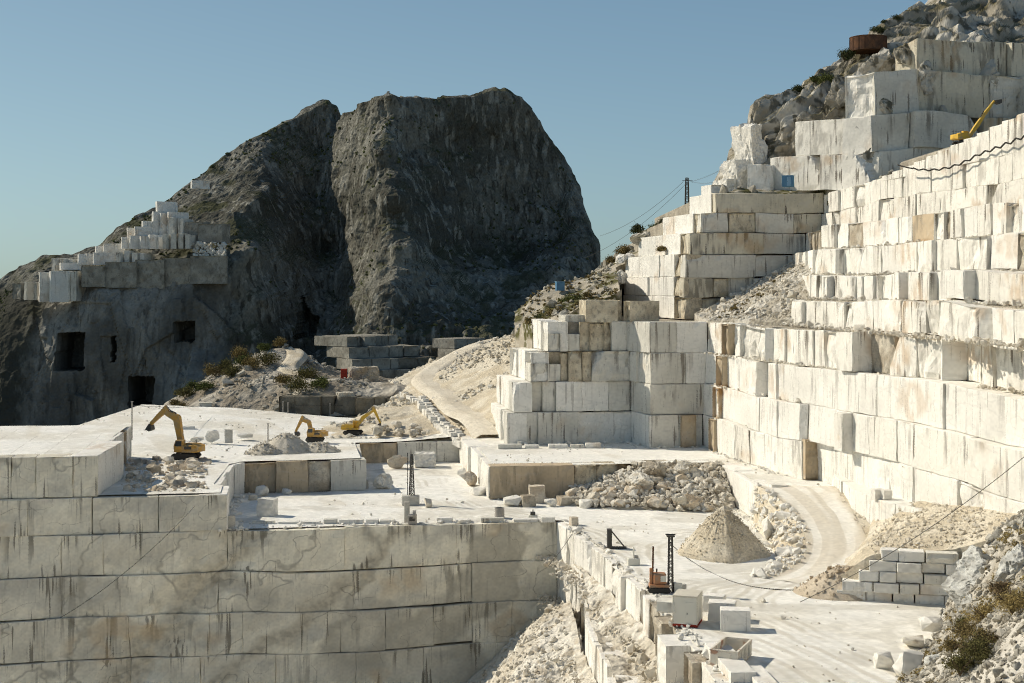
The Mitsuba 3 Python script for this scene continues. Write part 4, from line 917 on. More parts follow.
# ---- unseen slope under the camera, added to bounce sunlight onto the pit wall
ND = [(x, y, z) for x in (-95, -40, 20) for y, z in ((-25, 30), (0, 28.5), (30, 11), (60, -9), (88, -26), (96, -28))]
struct(put('bounce_hillside', sheet(Polygon([(-95, -25), (25, -25), (25, 96), (-95, 96)]), 3.0, rough_z(ND, .5, .08, 201, .5)), 'pit_rubble_mat'), 'unseen rubble slope under the viewpoint, added to bounce sunlight onto the pit wall')

for i_, (px_, py_, Y_, w_, d_, h_, tl_) in enumerate([(750, 186, 265, 3.4, 6, 12.0, .14), (737, 188, 262, 4.0, 5, 6.0, .1), (728, 192, 261, 4.0, 4, 3.0, .0), (812, 150, 259, 6, 5, 7, .3), (842, 110, 262, 7, 5, 7, .4), (880, 78, 258, 7, 6, 6, .4), (872, 168, 243, 3.5, 3, 4.5, .3), (884, 118, 243.5, 3, 3, 5, .3), (926, 92, 245, 3.5, 3, 6, .2), (946, 128, 245, 3, 3, 5, .3), (905, 62, 250, 5, 4, 4.5, .4), (985, 84, 249, 4, 4, 5, .3)]):
    c_ = at(px_, py_, Y_); put('rock', boulder((c_[0], c_[1], c_[2] - .8), w_, d_, h_, .5, seed=820 + i_, box_like=.92 if i_ < 3 else .75, tilt=tl_), 'rubble_stone_white' if i_ < 3 else 'crag_rock', up)

# ---- ramp of the hairpin road down to the floor
RAMP_IN = np.array([(31.9, 183, 4.82), (33.0, 176, 4.6), (33.9, 168, 3.3), (33.4, 160, 1.7), (31, 153.5, .5), (26.5, 149, .06)])
RAMP_OUT = np.array([(41.6, 183, 4.85), (41.2, 176, 4.7), (40.9, 168, 3.5), (40.4, 160.5, 1.9), (37.2, 151.5, .6), (31, 144.5, .06)])
tt = np.linspace(0, 1, 6); ts = np.linspace(0, 1, 50)
ci, co = CubicSpline(tt, RAMP_IN)(ts), CubicSpline(tt, RAMP_OUT)(ts)
u = np.linspace(0, 1, 13)
G_ = ci[:, None] * (1 - u)[None, :, None] + co[:, None] * u[None, :, None]
G_[..., 2] += .07 * nz(G_, .5, 3) + .10 * np.cos(u * 2 * np.pi * 2)[None] * .5
def grid_faces(n, c):
    i, j = np.meshgrid(np.arange(n - 1), np.arange(c - 1), indexing='ij'); a = i * c + j
    return np.concatenate([np.stack([a, a + 1, a + c + 1], -1).reshape(-1, 3), np.stack([a, a + c + 1, a + c], -1).reshape(-1, 3)])
struct(put('haul_road', (G_.reshape(-1, 3), grid_faces(50, 13)), 'ramp_road', smooth=True, uv=np.stack([np.repeat(ts, 13), np.tile(u, 50)], 1)), 'white haul road turning down from the terrace to the quarry floor')
d_ = np.gradient(ci, axis=0); nrm = np.stack([-np.abs(d_[:, 1]), d_[:, 0] * np.sign(d_[:, 1]), d_[:, 2] * 0], 1); nrm /= np.linalg.norm(nrm, axis=1, keepdims=True)
us = np.linspace(0, 1, 9)
wid = np.interp(ts, [0, .2, .5, .8, 1], [.6, 2.2, 3.6, 3.4, 1.2])
S_ = ci[:, None] + nrm[:, None] * (us[None, :] ** 1.0 * wid[:, None])[..., None]
S_[..., 2] = ci[:, None, 2] * (1 - us[None] ** 1.15) - .15 * us[None] + .28 * np.sin(np.pi * us)[None] * (nz(S_, .6, 81) + .4)
struct(put('embankment', (S_.reshape(-1, 3), grid_faces(50, 9)), 'gravel'), 'rubble embankment on the inside of the hairpin')
S2 = co[:, None] + np.stack([co[:, 0] * 0 + 1, co[:, 0] * 0, co[:, 0] * 0], 1)[:, None] * (us * 5)[None, :, None]
S2[..., 2] += .5 * us[None] + .35 * nz(S2, .6, 82)
struct(put('embankment', (S2.reshape(-1, 3), grid_faces(50, 9)), 'gravel'), 'gravel strip between the hairpin and the white wall foot')
# gravel bank held by a block wall
GB = [(35, 138.6, 4.4), (39, 138, 4.8), (43, 137, 5.2), (48, 134, 7.5), (36, 145, 3.9), (38, 152, 3.0), (40.8, 159, 2.6), (44, 158, 6.0), (47, 150, 7.2), (50, 140, 8.2), (44, 147, 6.4), (40, 146, 5.2), (33, 142, .9), (34.8, 147.5, .7), (37.6, 154, .9), (45, 163, 5.6), (42, 164, 3.4), (55, 130, 9)]
struct(put('gravel_bank', sheet(Polygon([(32.6, 139.8), (34.6, 138.2), (43.6, 136.8), (54, 128), (54, 140), (48, 162), (42.4, 165), (40.5, 160), (37, 154), (34.2, 147.5)]), .55, rough_z(GB, .22, .5, 90, .3), skirt=4), 'gravel'), 'bank of pale gravel tipped behind the block wall')
# near slope at the lower right
NEAR = [(28.2, 104, -.3), (30, 109.6, -.1), (34.6, 118, -.1), (38.6, 126, .1), (41.5, 132.5, 1.2), A_(1024, 520, 120), A_(1024, 600, 100), A_(990, 560, 119), A_(960, 640, 111), A_(1024, 683, 88), A_(940, 683, 103), A_(975, 600, 121), A_(985, 545, 127), (62, 118, 26), (62, 60, 26), (34, 60, 12), (24, 40, 14), (24, 80, 0), (16, 30, 18), (12, 60, -.4), (50, 135, 11), (44, 134.5, 5), (80, 100, 38), (16, 90, -.4), (0, 20, 22), (0, 0, 27), (-20, 0, 22), (70, 0, 34)]
NEAR_Z = rough_z(NEAR, .6, .25, 95, .8)
struct(put('rubble_slope', sheet(Polygon([(27.8, 103), (29.8, 110), (34.4, 118.5), (38.6, 126.5), (42.5, 134.2), (50, 133), (80, 120), (80, 40), (26, 60)]), .55, NEAR_Z), 'near_rubble'), 'rocky rubble slope with dry shrubs at the lower right')
# rubble cone in the pit corner
PC = [A_(560, 606, 177), A_(530, 625, 168), A_(520, 645, 160), A_(508, 683, 150), A_(560, 683, 150), (5, 182, -11), (-3, 177, -19), (-8, 168, -25), (-9, 150, -26), (-10, 120, -26.5), (6, 120, -15), (7, 150, -10.5), (0, 100, -26)]
struct(put('pit_rubble', sheet(Polygon([(6.6, 184), (-6, 181), (-18, 172), (-18, 100), (9, 100)]), .6, rough_z(PC, .8, .2, 99, .7)), 'pit_rubble_mat'), 'rubble cone in the corner of the pit')
# ledge fills on the right side of the pit
for (P_, z, s_) in [([(5.9, 183), (10.4, 163), (13.2, 143), (15.4, 119), (15.4, 98), (10, 98), (9.2, 130), (8.2, 150), (8.4, 168)], -5.2, 1), ([(6, 180), (8.0, 168), (7.9, 151), (9.2, 130), (9.5, 98), (7.2, 98), (6.6, 130), (6.6, 155)], -10.3, 2)]:
    line = LineString([p for p in pit_path(0)[2:]]) if s_ == 1 else LineString([p for p in pit_path(1)[2:]])
    def lz(p, z=z, line=line):
        import shapely
        d = shapely.distance(line, shapely.points(p)); q = np.column_stack([p, p[:, :1] * 0])
        return z + .1 + np.clip(1.7 - d * .6, 0, 3) + (.9 * nz(q, .4, 97, 4) + .5 * nz(q, 1.3, 98, 3)) * np.clip(d + .5, 0, 1)
    struct(put('ledge', sheet(Polygon(P_).buffer(-.2), .5, lz), 'pit_rubble_mat'), 'rubble-strewn ledge on the white right side of the pit')
# rubble fan on the wide ledge in front of the grey wall
FAN = [(33, 226.5, 25.1), (40, 214, 25.1), (43.5, 211, 26.5), (36, 232, 26.8), (42, 238, 30), (48, 240, 33), (54, 240, 37.4), (56, 238, 39.8), (51, 230, 37), (47, 221, 33), (45, 214, 29.5), (32, 238, 25.6), (34, 243, 26.8), (46, 246, 33), (55, 247, 40)]
FAN_Z = rough_z(FAN, .55, .3, 93, .8)
struct(put('rubble_fan', sheet(Polygon([(31.8, 228), (37, 218), (42.5, 210.5), (46.5, 213), (48.5, 220), (52, 225), (57, 240), (57, 247), (45, 246.5), (31.5, 243)]), .5, FAN_Z, skirt=3), 'near_rubble'), 'rubble fan with dry grass on the wide ledge')
# ---------------------------------------------------------------- machines
def place(ms, rot, loc, s): return [move(m, rot, loc, s) for m in ms]
def excavator(label, loc, rot, s=1.0, mid=(1.2, 4.6), tip=(4.6, 5.4), stick=(6.4, 3.0), bucket=(6.0, 2.0), mat='yellow_paint', slew=0.0, fat=1.15, group='excavators working in the quarry'):
    """Tracked excavator, its upper body turned by SLEW against the tracks; x forward, z up."""
    t = thing('excavator', label, 'excavator', group)
    def add(name, ms, m, parent=t, r=rot + slew):
        return put(name, cat(place(ms, r, loc, s)), m, parent)
    for sd in (-1, 1):
        y = sd * 1.25
        prof = [(-1.75, .15), (-2.05, .5), (-1.75, .88), (1.75, .88), (2.05, .5), (1.75, .15), (1.5, .02), (-1.5, .02)]
        tr = hull([(x, y + d, z) for x, z in prof for d in (-.3, .3)])
        shoes = [box(x, y, z, .22, .68, .08) for x in np.linspace(-1.5, 1.5, 9) for z in (.92, .02)]
        k = add('track', [tr] + shoes, 'rubber_black', r=rot)
        for x in (-1.6, 1.6): add('roller', [tube([(x, y - .34, .42), (x, y + .34, .42)], .3, 10)], 'dark_steel', k, r=rot)
    add('undercarriage', [box(0, 0, .6, 2.4, 1.9, .45, cham=.1), tube([(0, 0, .8), (0, 0, 1.12)], .75, 16)], 'dark_steel', r=rot)
    add('body', [box(-.45, -.0, 1.35, 3.6, 2.7, .42, cham=.06), box(-.9, -.62, 1.95, 2.3, 1.35, .95, cham=.12), box(-1.0, .75, 1.85, 2.1, 1.15, .75, cham=.12)], mat)
    add('counterweight', [hull([(-2.55, a * 1.33, z) for a in (-1, 1) for z in (1.2, 2.15)] + [(-1.75, a * 1.38, z) for a in (-1, 1) for z in (1.15, 2.35)] + [(-2.75, 0, 1.4), (-2.75, 0, 2.0)])], mat)
    cab = add('cab', [hull([(x, y, z) for x, z in [(-.15, 1.5), (1.35, 1.5), (1.4, 2.1), (1.05, 2.98), (-.1, 3.0)] for y in (.35, 1.32)])], mat)
    add('window', [hull([(x, y, z) for x, z in [(.05, 2.05), (1.25, 2.1), (.98, 2.85), (.05, 2.87)] for y in (1.31, 1.345)]), hull([(1.385, .45, 2.1), (1.385, 1.22, 2.1), (1.07, 1.22, 2.9), (1.07, .45, 2.9), (1.42, .45, 2.1), (1.42, 1.22, 2.1), (1.1, 1.22, 2.9), (1.1, .45, 2.9)])], 'glass_dark', cab)
    for yy in (-.1, .1): add('hose', [tube([f0_h + [0, yy, 0] for f0_h in (np.array([.9, -.15, 2.0]), np.array([mid[0] - .25, -.15, mid[1] + .1]) , np.array([mid[0] + .3, -.15, mid[1] + .55 * fat]), np.array([tip[0] - .3, -.15, tip[1] + .45]))], .05, 5)], 'hose_black')
    add('handrail', [tube([(-2.2, 1.2, 2.2), (-2.2, 1.2, 2.9), (-.5, 1.2, 2.9), (-.5, 1.2, 2.2)], .035, 5)], 'dark_steel')
    add('step', [box(.9, -1.2, 1.0, .6, .3, .08)], 'dark_steel')
    add('headlight', [box(1.32, .6, 1.45, .1, .22, .16)], 'cabin_white')
    add('grille', [box(-1.0, 1.335, 1.85, 1.2, .03, .45)], 'dark_steel')
    add('exhaust', [tube([(-1.4, -.6, 2.4), (-1.4, -.6, 2.95)], .07, 8)], 'dark_steel')
    f0, y0 = np.array([.75, 0, 1.75]), -.15
    P = lambda q: np.array([q[0], y0, q[1]])
    f0 = P((.75, 1.75)); m_, t_, k_, b_ = P(mid), P(tip), P(stick), P(bucket)
    add('boom', [beam(f0, m_, .42, .5, .5, .78, up=(0, 1, 0)) if False else beam(f0, m_, .42 * fat, .52 * fat, .46 * fat, .75 * fat), beam(m_, t_, .46 * fat, .75 * fat, .36 * fat, .42 * fat), tube([m_ + [0, -.26 * fat, 0], m_ + [0, .26 * fat, 0]], .36 * fat, 10)], mat)
    d = (k_ - t_) / np.linalg.norm(k_ - t_)
    add('stick', [beam(t_ - d * .9, k_, .34 * fat, .62 * fat, .28 * fat, .32 * fat), tube([t_ + [0, -.24, 0], t_ + [0, .24, 0]], .27, 10)], mat)
    add('cylinder', [tube([P((1.25, 1.35)), (P((1.25, 1.35)) + m_) / 2, m_ * .8 + t_ * .2 - [0, 0, .35]], .1, 8)], 'grey_steel')
    add('cylinder', [tube([m_ * .7 + t_ * .3 + [0, 0, .45], t_ - d * .8 + [0, 0, .1]], .1, 8)], 'grey_steel')
    dv = (b_ - k_); L = np.linalg.norm(dv); dv = dv / L; s_ = np.array([-dv[2], 0, dv[0]])
    w = .55
    pr = [k_ + s_ * .12, k_ - s_ * .35 + dv * .1, k_ - s_ * .75 + dv * .55 * L, k_ - s_ * .45 + dv * 1.0 * L, k_ + s_ * .25 + dv * 1.05 * L, k_ + s_ * .18 + dv * .5 * L]
    bk = add('bucket', [hull([q + [0, a * w, 0] for q in pr for a in (-1, 1)])], 'dark_steel')
    add('tooth', [beam(pr[4] + [0, a, 0], pr[4] + dv * .22 + [0, a, 0], .1, .08, .05, .03) for a in (-.45, -.15, .15, .45)], 'grey_steel', bk)
    return t

e1 = on(186, 460, 4.75)
excavator('dusty orange excavator with a high bent boom on the rubble beside the left plateau', (e1[0], e1[1], 4.9), math.radians(178), .98, mid=(1.6, 6.2), tip=(3.9, 7.2), stick=(6.1, 5.2), bucket=(6.6, 4.3), mat='ochre_paint', fat=1.5, slew=math.radians(-14))
e2 = on(315, 441, 4.0)
excavator('orange excavator half hidden behind the gravel heaps, its arm arched down to the left', (e2[0], e2[1], 3.9), math.radians(185), .8, mid=(1.5, 4.2), tip=(3.2, 4.6), stick=(4.6, 2.0), bucket=(4.2, 1.0), mat='ochre_paint', fat=1.2, slew=math.radians(-20))
e3 = on(353, 433, 4.0)
excavator('yellow excavator reaching its arm against the foot of the rubble hill', (e3[0], e3[1], 3.75), math.radians(-8), .80, mid=(2.4, 3.9), tip=(4.9, 5.6), stick=(6.3, 2.6), bucket=(6.2, 1.4), mat='yellow_paint', slew=math.radians(6))
e4 = at(965, 145, 202)
excavator('yellow excavator with raised boom on the top bench at the upper right', (e4[0], e4[1], e4[2] - .1), math.radians(8), .72, mid=(2.6, 4.0), tip=(4.6, 6.6), stick=(6.8, 9.2), bucket=(8.2, 9.3), mat='yellow_paint', slew=math.radians(10))
struct(put('bench', box(e4[0] + 10, e4[1] + 12, e4[2] - 1.85, 24, 30, 3.5, cham=.3), 'core_rock'), 'rock shelf carrying the upper excavator')

def lattice_mast(base, h, w0, w1, parent, mat='dark_steel', legs=3, n=9, r=.07, lean=(0, 0)):
    ang = [2 * math.pi * i / legs + .4 for i in range(legs)]
    b = np.asarray(base, float); tpt = b + [lean[0], lean[1], h]
    lg = lambda a, t: b * (1 - t) + tpt * t + np.array([math.cos(a), math.sin(a), 0]) * (w0 * (1 - t) + w1 * t)
    for a in ang: put('leg', tube([lg(a, 0), lg(a, 1)], r, 6), mat, parent)
    rg = []
    for i in range(n):
        t0, t1 = i / n, (i + 1) / n
        for a, c in zip(ang, ang[1:] + ang[:1]):
            rg += [tube([lg(a, t1), lg(c, t1)], r * .6, 5), tube([lg(a, t0), lg(c, t1)], r * .5, 5)]
    put('bracing', cat(rg), mat, parent)

# derrick on its block base, at the middle of the floor
d0 = on(411, 505, 0)
t = thing('derrick', 'slim dark lattice derrick standing on a pale block in the middle of the floor', 'derrick')
put('base', box(d0[0] - .1, d0[1] + .3, .65, 2.5, 1.7, 1.35, rot=.1, cham=.1), 'marble_grey_plain', t)
lattice_mast((d0[0] + .05, d0[1] + .3, 1.3), 5.6, .42, .16, t, n=9, r=.085)
put('pole', tube([(d0[0] - .55, d0[1] + .6, 1.3), (d0[0] - .55, d0[1] + .6, 7.3)], .06, 6), 'dark_steel', t)
put('pulley', tube([(d0[0] - .1, d0[1] + .2, 6.95), (d0[0] + .25, d0[1] + .2, 6.95)], .22, 12), 'dark_steel', t)

# wire saw at the edge of the floor
w0_ = on(412, 525, 0)
t = thing('wire_saw', 'small grey wire-saw machine standing among blocks at the floor edge below the derrick', 'machine')
put('frame', box(w0_[0], w0_[1] + .7, .62, 1.1, 1.3, 1.2, cham=.06), 'grey_steel', t)
put('column', box(w0_[0] - .75, w0_[1] + 1.3, 1.4, .7, .6, 2.8, cham=.05), 'marble_grey_plain', t)
put('wheel', tube([(w0_[0] + .1, w0_[1] + .1, 1.35), (w0_[0] + .5, w0_[1] + .1, 1.35)], .55, 16), 'grey_steel', t)
put('panel', box(w0_[0], w0_[1] + .02, .75, .7, .06, .5), 'dark_steel', t)

# drilling rig
r0 = on(661, 594, 0)
t = thing('drilling_rig', 'orange drilling rig with a tall dark lattice mast at the edge of the pit', 'drilling rig')
X, Y = r0[0], r0[1]
for s_ in (-1, 1):
    put('track', hull([(X + a + .25 * s_ * 0, Y + s_ * .6 + .6 + d, z) for a, z in [(-1.15, .12), (-1.3, .35), (-1.1, .6), (.8, .6), (1.0, .35), (.85, .12)] for d in (-.2, .2)]), 'rubber_black', t)
put('chassis', box(X - .15, Y + .6, .75, 2.0, 1.3, .35, cham=.05), 'orange_paint', t)
en = put('engine', box(X - .1, Y + .65, 1.45, 1.3, 1.1, 1.1, cham=.12), 'orange_paint', t)
put('panel', box(X + .25, Y + .07, 1.5, .55, .08, .6), 'cabin_white', en)
put('exhaust', tube([(X - .35, Y + .8, 1.9), (X - .35, Y + .8, 2.4)], .08, 8), 'dark_steel', en)
put('post', box(X - .95, Y + .5, 1.55, .3, .35, 1.9, cham=.04), 'orange_paint', t)
put('drill_rod', tube([(X - .8, Y + .4, .3), (X - .75, Y + .4, 4.7)], .09, 8), 'rusty_steel', t)
lattice_mast((X + 1.0, Y + .4, .1), 5.6, .32, .22, t, legs=4, n=9, r=.06)
put('cap', cat([box(X + 1.0, Y + .4, 5.75, .8, .7, .12), tube([(X + .5, Y + .4, 5.9), (X + 1.5, Y + .4, 5.9)], .06, 6)]), 'dark_steel', t)
put('control_box', box(X + 1.75, Y + .5, .55, .8, .6, 1.0, cham=.04), 'cabin_white', t)

# steel stop frame further along the edge
f0 = on(607, 549, 0)
t = thing('stop_barrier', 'dark steel stop panel with slanting braces at the edge of the floor', 'barrier')
put('panel', box(f0[0] + .3, f0[1] + .3, 1.15, .55, .9, 2.3, cham=.03), 'dark_steel', t)
for dy in (0, .7):
    put('brace', beam((f0[0] + .5, f0[1] + dy, 2.1), (f0[0] + 2.1, f0[1] + dy, .15), .12, .12), 'dark_steel', t)
put('sill', box(f0[0] + 1.3, f0[1] + .35, .12, 2.0, .9, .14), 'dark_steel', t)
for i in range(3): put('rung', beam((f0[0] + .9 + .35 * i, f0[1], 1.6 - .4 * i), (f0[0] + .9 + .35 * i, f0[1] + .7, 1.6 - .4 * i), .07, .07), 'dark_steel', t)
p0 = on(634, 566, 0)
t = thing('pump', 'small pale pump block with a thin upright pipe near the steel barrier', 'pump')
put('base', box(p0[0], p0[1] + .4, .4, 1.35, .9, .85, cham=.08), 'cabin_white', t)
put('pipe', tube([(p0[0] + .0, p0[1] + .4, .8), (p0[0], p0[1] + .4, 2.0)], .09, 8), 'cabin_white', t)
put('cover', box(p0[0] + .25, p0[1] + .4, .95, .5, .5, .3, cham=.06), 'grey_steel', t)

# cabin and loose sawn blocks by the pit
c0 = on(690, 627, 0)
t = thing('site_cabin', 'tall white site cabin with a flat roof and a red sill beside the pit edge', 'cabin')
cr = -.30
def cb(x, y, z, sx, sy, sz, ch=.02):
    return move(box(x, y, z, sx, sy, sz, cham=ch), cr, (c0[0] - .05, c0[1] + 1.35, 0))
put('body', cb(0, 0, 1.45, 2.2, 2.7, 2.5, .04), 'cabin_white', t)
rf = put('roof', cb(0, 0, 2.76, 2.3, 2.8, .12), 'cabin_roof', t)
put('sill', cb(0, 0, .12, 2.25, 2.75, .22), 'red_paint', t)
dr_ = put('door', cb(.5, -1.36, 1.25, .85, .05, 1.95), 'cabin_white', t)
put('handle', cb(.2, -1.40, 1.2, .06, .05, .2, .01), 'dark_steel', dr_)
put('corner_post', cat([cb(a * 1.1, b * 1.35, 1.45, .08, .08, 2.5) for a in (-1, 1) for b in (-1, 1)]), 'cabin_roof', t)

def sawn(label, px, py, wpx, hpx, deep, mat='marble_white', rot=.1, z=0.0, catg='marble block', group=None, name='marble_block', chip=.12, tilt=0.0, seg=.5):
    """A sawn block seen at pixel (px = middle, py = foot), wpx x hpx pixels in front."""
    p = on(px, py, z); s_ = p[1] / F
    w, h = wpx * s_, hpx * s_ * .97
    w = max(.4, (w - abs(math.sin(rot)) * deep) / math.cos(rot))
    e = (math.cos(rot), math.sin(rot)); o = (e[1], -e[0]); SEED[0] += 1
    c = np.array([p[0], p[1] + .5 * (abs(math.sin(rot)) * w + deep)])
    org = (c[0] - e[0] * w / 2 + o[0] * deep / 2, c[1] - e[1] * w / 2 + o[1] * deep / 2, z - .04)
    m, uv = block(org, e, o, w, deep, h, seg=seg, rough=.02, chip=chip, seed=SEED[0])
    k = put(name, m, mat, uv=uv)
    return tag(k, label, catg, group)
sawn('small white sawn block right behind the white cabin, farthest of the four together', 716, 614, 25, 18, 1.4, rot=-.35)
sawn('low white sawn block between the cabin and the biggest loose block', 724, 623, 31, 20, 1.7, rot=-.25)
sawn('biggest clean white sawn block, just behind the open skip', 737, 632, 32, 22, 1.7, rot=-.12)
sawn('lower grey block of the two stacked beside the cabin', 667, 613, 20, 13, 1.6, 'marble_grey', rot=-.4)
sawn('upper grey block resting on another beside the cabin', 669, 613, 24, 11, 1.6, 'marble_grey', rot=-.35, z=1.22)
sawn('small pale block just behind the drilling rig', 681, 592, 12, 8, .8, 'marble_grey', rot=.2)
# open skip
s0 = on(737, 668, 0)
t = thing('open_skip', 'open white metal skip with rust stains, its shadow on the floor', 'skip')
sr = -.42
def sk(x, y, z, sx, sy, sz): return move(box(x, y, z, sx, sy, sz), sr, (s0[0] - .15, s0[1] + 2.0, 0))
W_, L_, H_ = 2.2, 4.4, 1.2
put('floor_plate', sk(0, 0, .14, W_, L_, .12), 'skip_paint', t)
for a in (-1, 1):
    put('side', sk(a * (W_ / 2), 0, .14 + H_ / 2, .08, L_ + .08, H_), 'skip_paint', t)
    put('end', sk(0, a * (L_ / 2), .14 + H_ / 2 - .01, W_ - .09, .08, H_ - .03), 'skip_paint', t)
put('rim', cat([sk(a * W_ / 2, 0, .2 + H_, .16, L_ + .2, .1) for a in (-1, 1)] + [sk(0, a * L_ / 2, .198 + H_, W_ - .17, .16, .09) for a in (-1, 1)]), 'skip_paint', t)
for m_ in [sk(a * (W_ / 2 + .08), y, .7, .08, .1, 1.0) for a in (-1, 1) for y in (-1.2, 0, 1.2)] + [sk(x, -(L_ / 2 + .08), .7, .1, .08, 1.0) for x in (-.5, .5)]: put('rib', m_, 'skip_paint', t)
# long sawn slabs at the very edge
for (lab, a_, b_, w, h, z) in [('long white sawn beam lying left of the skip along the pit edge', (704, 652), (731, 683), 2.0, 1.1, -.3), ('narrow white sawn beam nearest the bottom edge beside the skip', (742, 672), (760, 692), 1.6, .5, 0)]:
    A0, B0 = on(*a_, 0), on(*b_, 0); L = np.linalg.norm((B0 - A0)[:2]); e = (B0 - A0)[:2] / L; o = (e[1], -e[0]); SEED[0] += 1
    m, uv = block((A0[0], A0[1], z), e, o, L, w, h, seg=.7, rough=.03, chip=.12, seed=SEED[0])
    tag(put('marble_beam', m, 'marble_white', uv=uv), lab, 'marble block')

# ---------------------------------------------------------------- heaps
def heap(name, label, c, r, h, mat, n=70, seed=0, stretch=(1, 1), sharp=1.25, stones_n=0, smat='gravel', srange=(.07, .22)):
    a = np.linspace(0, 2 * np.pi, n, endpoint=False); rr = np.linspace(0, 1, 26)
    A2, R2 = np.meshgrid(a, rr)
    lob = 1 + .24 * nz(np.stack([np.cos(A2) * 1.2, np.sin(A2) * 1.2, A2 * 0 + seed], -1), 1.0, seed, 3)
    x = c[0] + np.cos(A2) * R2 * r * lob * stretch[0]; y = c[1] + np.sin(A2) * R2 * r * lob * stretch[1]
    prof = np.clip(1 - R2 ** sharp * 1.02, -.05, 1)
    q = np.stack([x, y, x * 0 + seed], -1)
    gul = .15 * (ridge(np.stack([np.cos(A2) * 3, np.sin(A2) * 3, R2 * .6 + seed], -1), 1.6, seed, 3) - .5) * np.sin(np.pi * R2)
    z = c[2] + h * (prof + gul) + .05 * nz(q, 1.5, seed, 3) * (R2 < .98)
    z[-1] -= .25
    V = np.stack([x, y, z], -1).reshape(-1, 3); k = len(rr); fs = []
    for i in range(k - 1):
        j = np.arange(n); j2 = (j + 1) % n
        fs += [np.stack([i * n + j, (i + 1) * n + j, (i + 1) * n + j2], 1), np.stack([i * n + j, (i + 1) * n + j2, i * n + j2], 1)]
    if stones_n:
        t = thing(name, label, 'heap'); put('mound', (V, np.vstack(fs)), mat, t, smooth=True)
        g = np.random.default_rng(seed + 5); idx = g.integers(n * 3, len(V), stones_n)
        tag(put('loose_stones', stones(V[idx] + g.normal(0, .15, (stones_n, 3)) * [1, 1, 0], g.uniform(*srange, stones_n) * g.choice([1, 1, 1.8], stones_n), g), smat, t), kind='stuff')
        return t
    return tag(put(name, (V, np.vstack(fs)), mat, smooth=True), label, 'heap')
heap('gravel_heap', 'tall cone of sandy gravel in the middle of the hairpin bay', (24.4, 162.3, 0), 5.3, 5.6, 'gravel', seed=3, sharp=1.05, n=160, stones_n=1500, srange=(.04, .11))
q = on(853, 600, 0)
heap('earth_heap', 'low brown earth heap in front of the block wall', (q[0] - .1, q[1] + 2.6, 0), 4.4, 2.9, 'gravel_brown', seed=5, stretch=(1.1, .8), stones_n=260, smat='gravel_brown')
for (lab, px, py, r, h, sd) in [('broad grey gravel heap in front of the orange arched excavator', 283, 452, 4.6, 3.0, 7), ('lower grey gravel heap with a thin post beside it', 262, 455, 3.2, 1.8, 8), ('low pile of broken stone right of the arched excavator', 318, 451, 3.2, 1.4, 9)]:
    q = on(px, py, 4.6); heap('gravel_heap', lab, (q[0], q[1] + r * .6, 4.4), r, h, 'gravel_grey', seed=sd, stones_n=200, smat='gravel_grey')
q = on(400, 437, 4.0)
t = thing('rubble_heap', 'grey heap of broken stone under the yellow excavator arm', 'heap'); g = np.random.default_rng(31)
for i in range(34):
    px, py = g.uniform(374, 432), g.uniform(431, 438); p = on(px, py, 4.0); s_ = g.uniform(.7, 1.9)
    put('rock', boulder((p[0], p[1] + g.uniform(0, 3), 3.7 + g.uniform(0, .9)), s_ * 1.2, s_, s_ * .8, g.uniform(0, 3), seed=i, box_like=.4), 'rubble_stone' if i % 4 else 'marble_rough', t)

# big spoil under the terrace front
t = thing('rubble_heap', 'large heap of broken brown and grey rock below the terrace front', 'heap'); g = np.random.default_rng(33)
hf = lambda x: np.clip((x - 6) / 13, .35, 1)
zf = lambda x, y: np.clip((y - 191.5) / 13.5, 0, 1) * 4.7 * hf(x)
xs = g.uniform(8.5, 30.6, 4200); ys = 191.5 + 14.5 * g.beta(1.3, 1.0, 4200)
lim = np.interp(xs, [8, 12, 20, 26, 31], [197, 194.5, 193, 191.5, 195])
mk = ys > lim; xs, ys = xs[mk], ys[mk]
tag(put('loose_stones', stones(np.column_stack([xs, ys, zf(xs, ys) + g.normal(0, .12, len(xs))]), g.gamma(1.3, .14, len(xs)) + .07, g), 'rubble_stone', t), kind='stuff')
gx, gy = np.meshgrid(np.linspace(7.5, 31, 50), np.linspace(191, 206.5, 36), indexing='ij')
lim = np.interp(gx, [7, 8.5, 12, 20, 26, 31], [204, 197, 194.5, 193, 191.5, 195])
gz = np.clip((gy - lim) / (206.2 - lim), -.1, 1) * 4.6 * hf(gx)
V = np.stack([gx, gy, gz], -1); V[..., 2] += .5 * nz(V, .5, 3) * (gz > .05) * (gz < 4.4)
put('mound', (V.reshape(-1, 3), grid_faces(50, 36)), 'pit_rubble_mat', t)
for i in range(90):
    x, y = g.uniform(8.5, 30.3), 191.5 + 13 * g.beta(1.2, 1.1); l_ = np.interp(x, [8, 12, 20, 26, 31], [197, 194.5, 193, 191.5, 195])
    if y < l_: y = l_ + g.uniform(0, 3)
    s_ = .45 + g.gamma(1.6, .34) + (1.0 if i % 9 == 0 else 0)
    put('rock', boulder((x, y, zf(x, y) - .3), s_ * 1.3, s_, s_ * .85, g.uniform(0, 3), seed=i + 50, box_like=.45 if i % 3 else .7, tilt=g.normal(0, .3)), ['rubble_stone', 'marble_rough', 'rubble_stone', 'rubble_stone_white', 'rubble_brown'][i % 5] if zf(x, y) < 2.2 and i % 2 else ['rubble_brown', 'marble_rough', 'rubble_brown', 'rubble_stone'][i % 4], t)
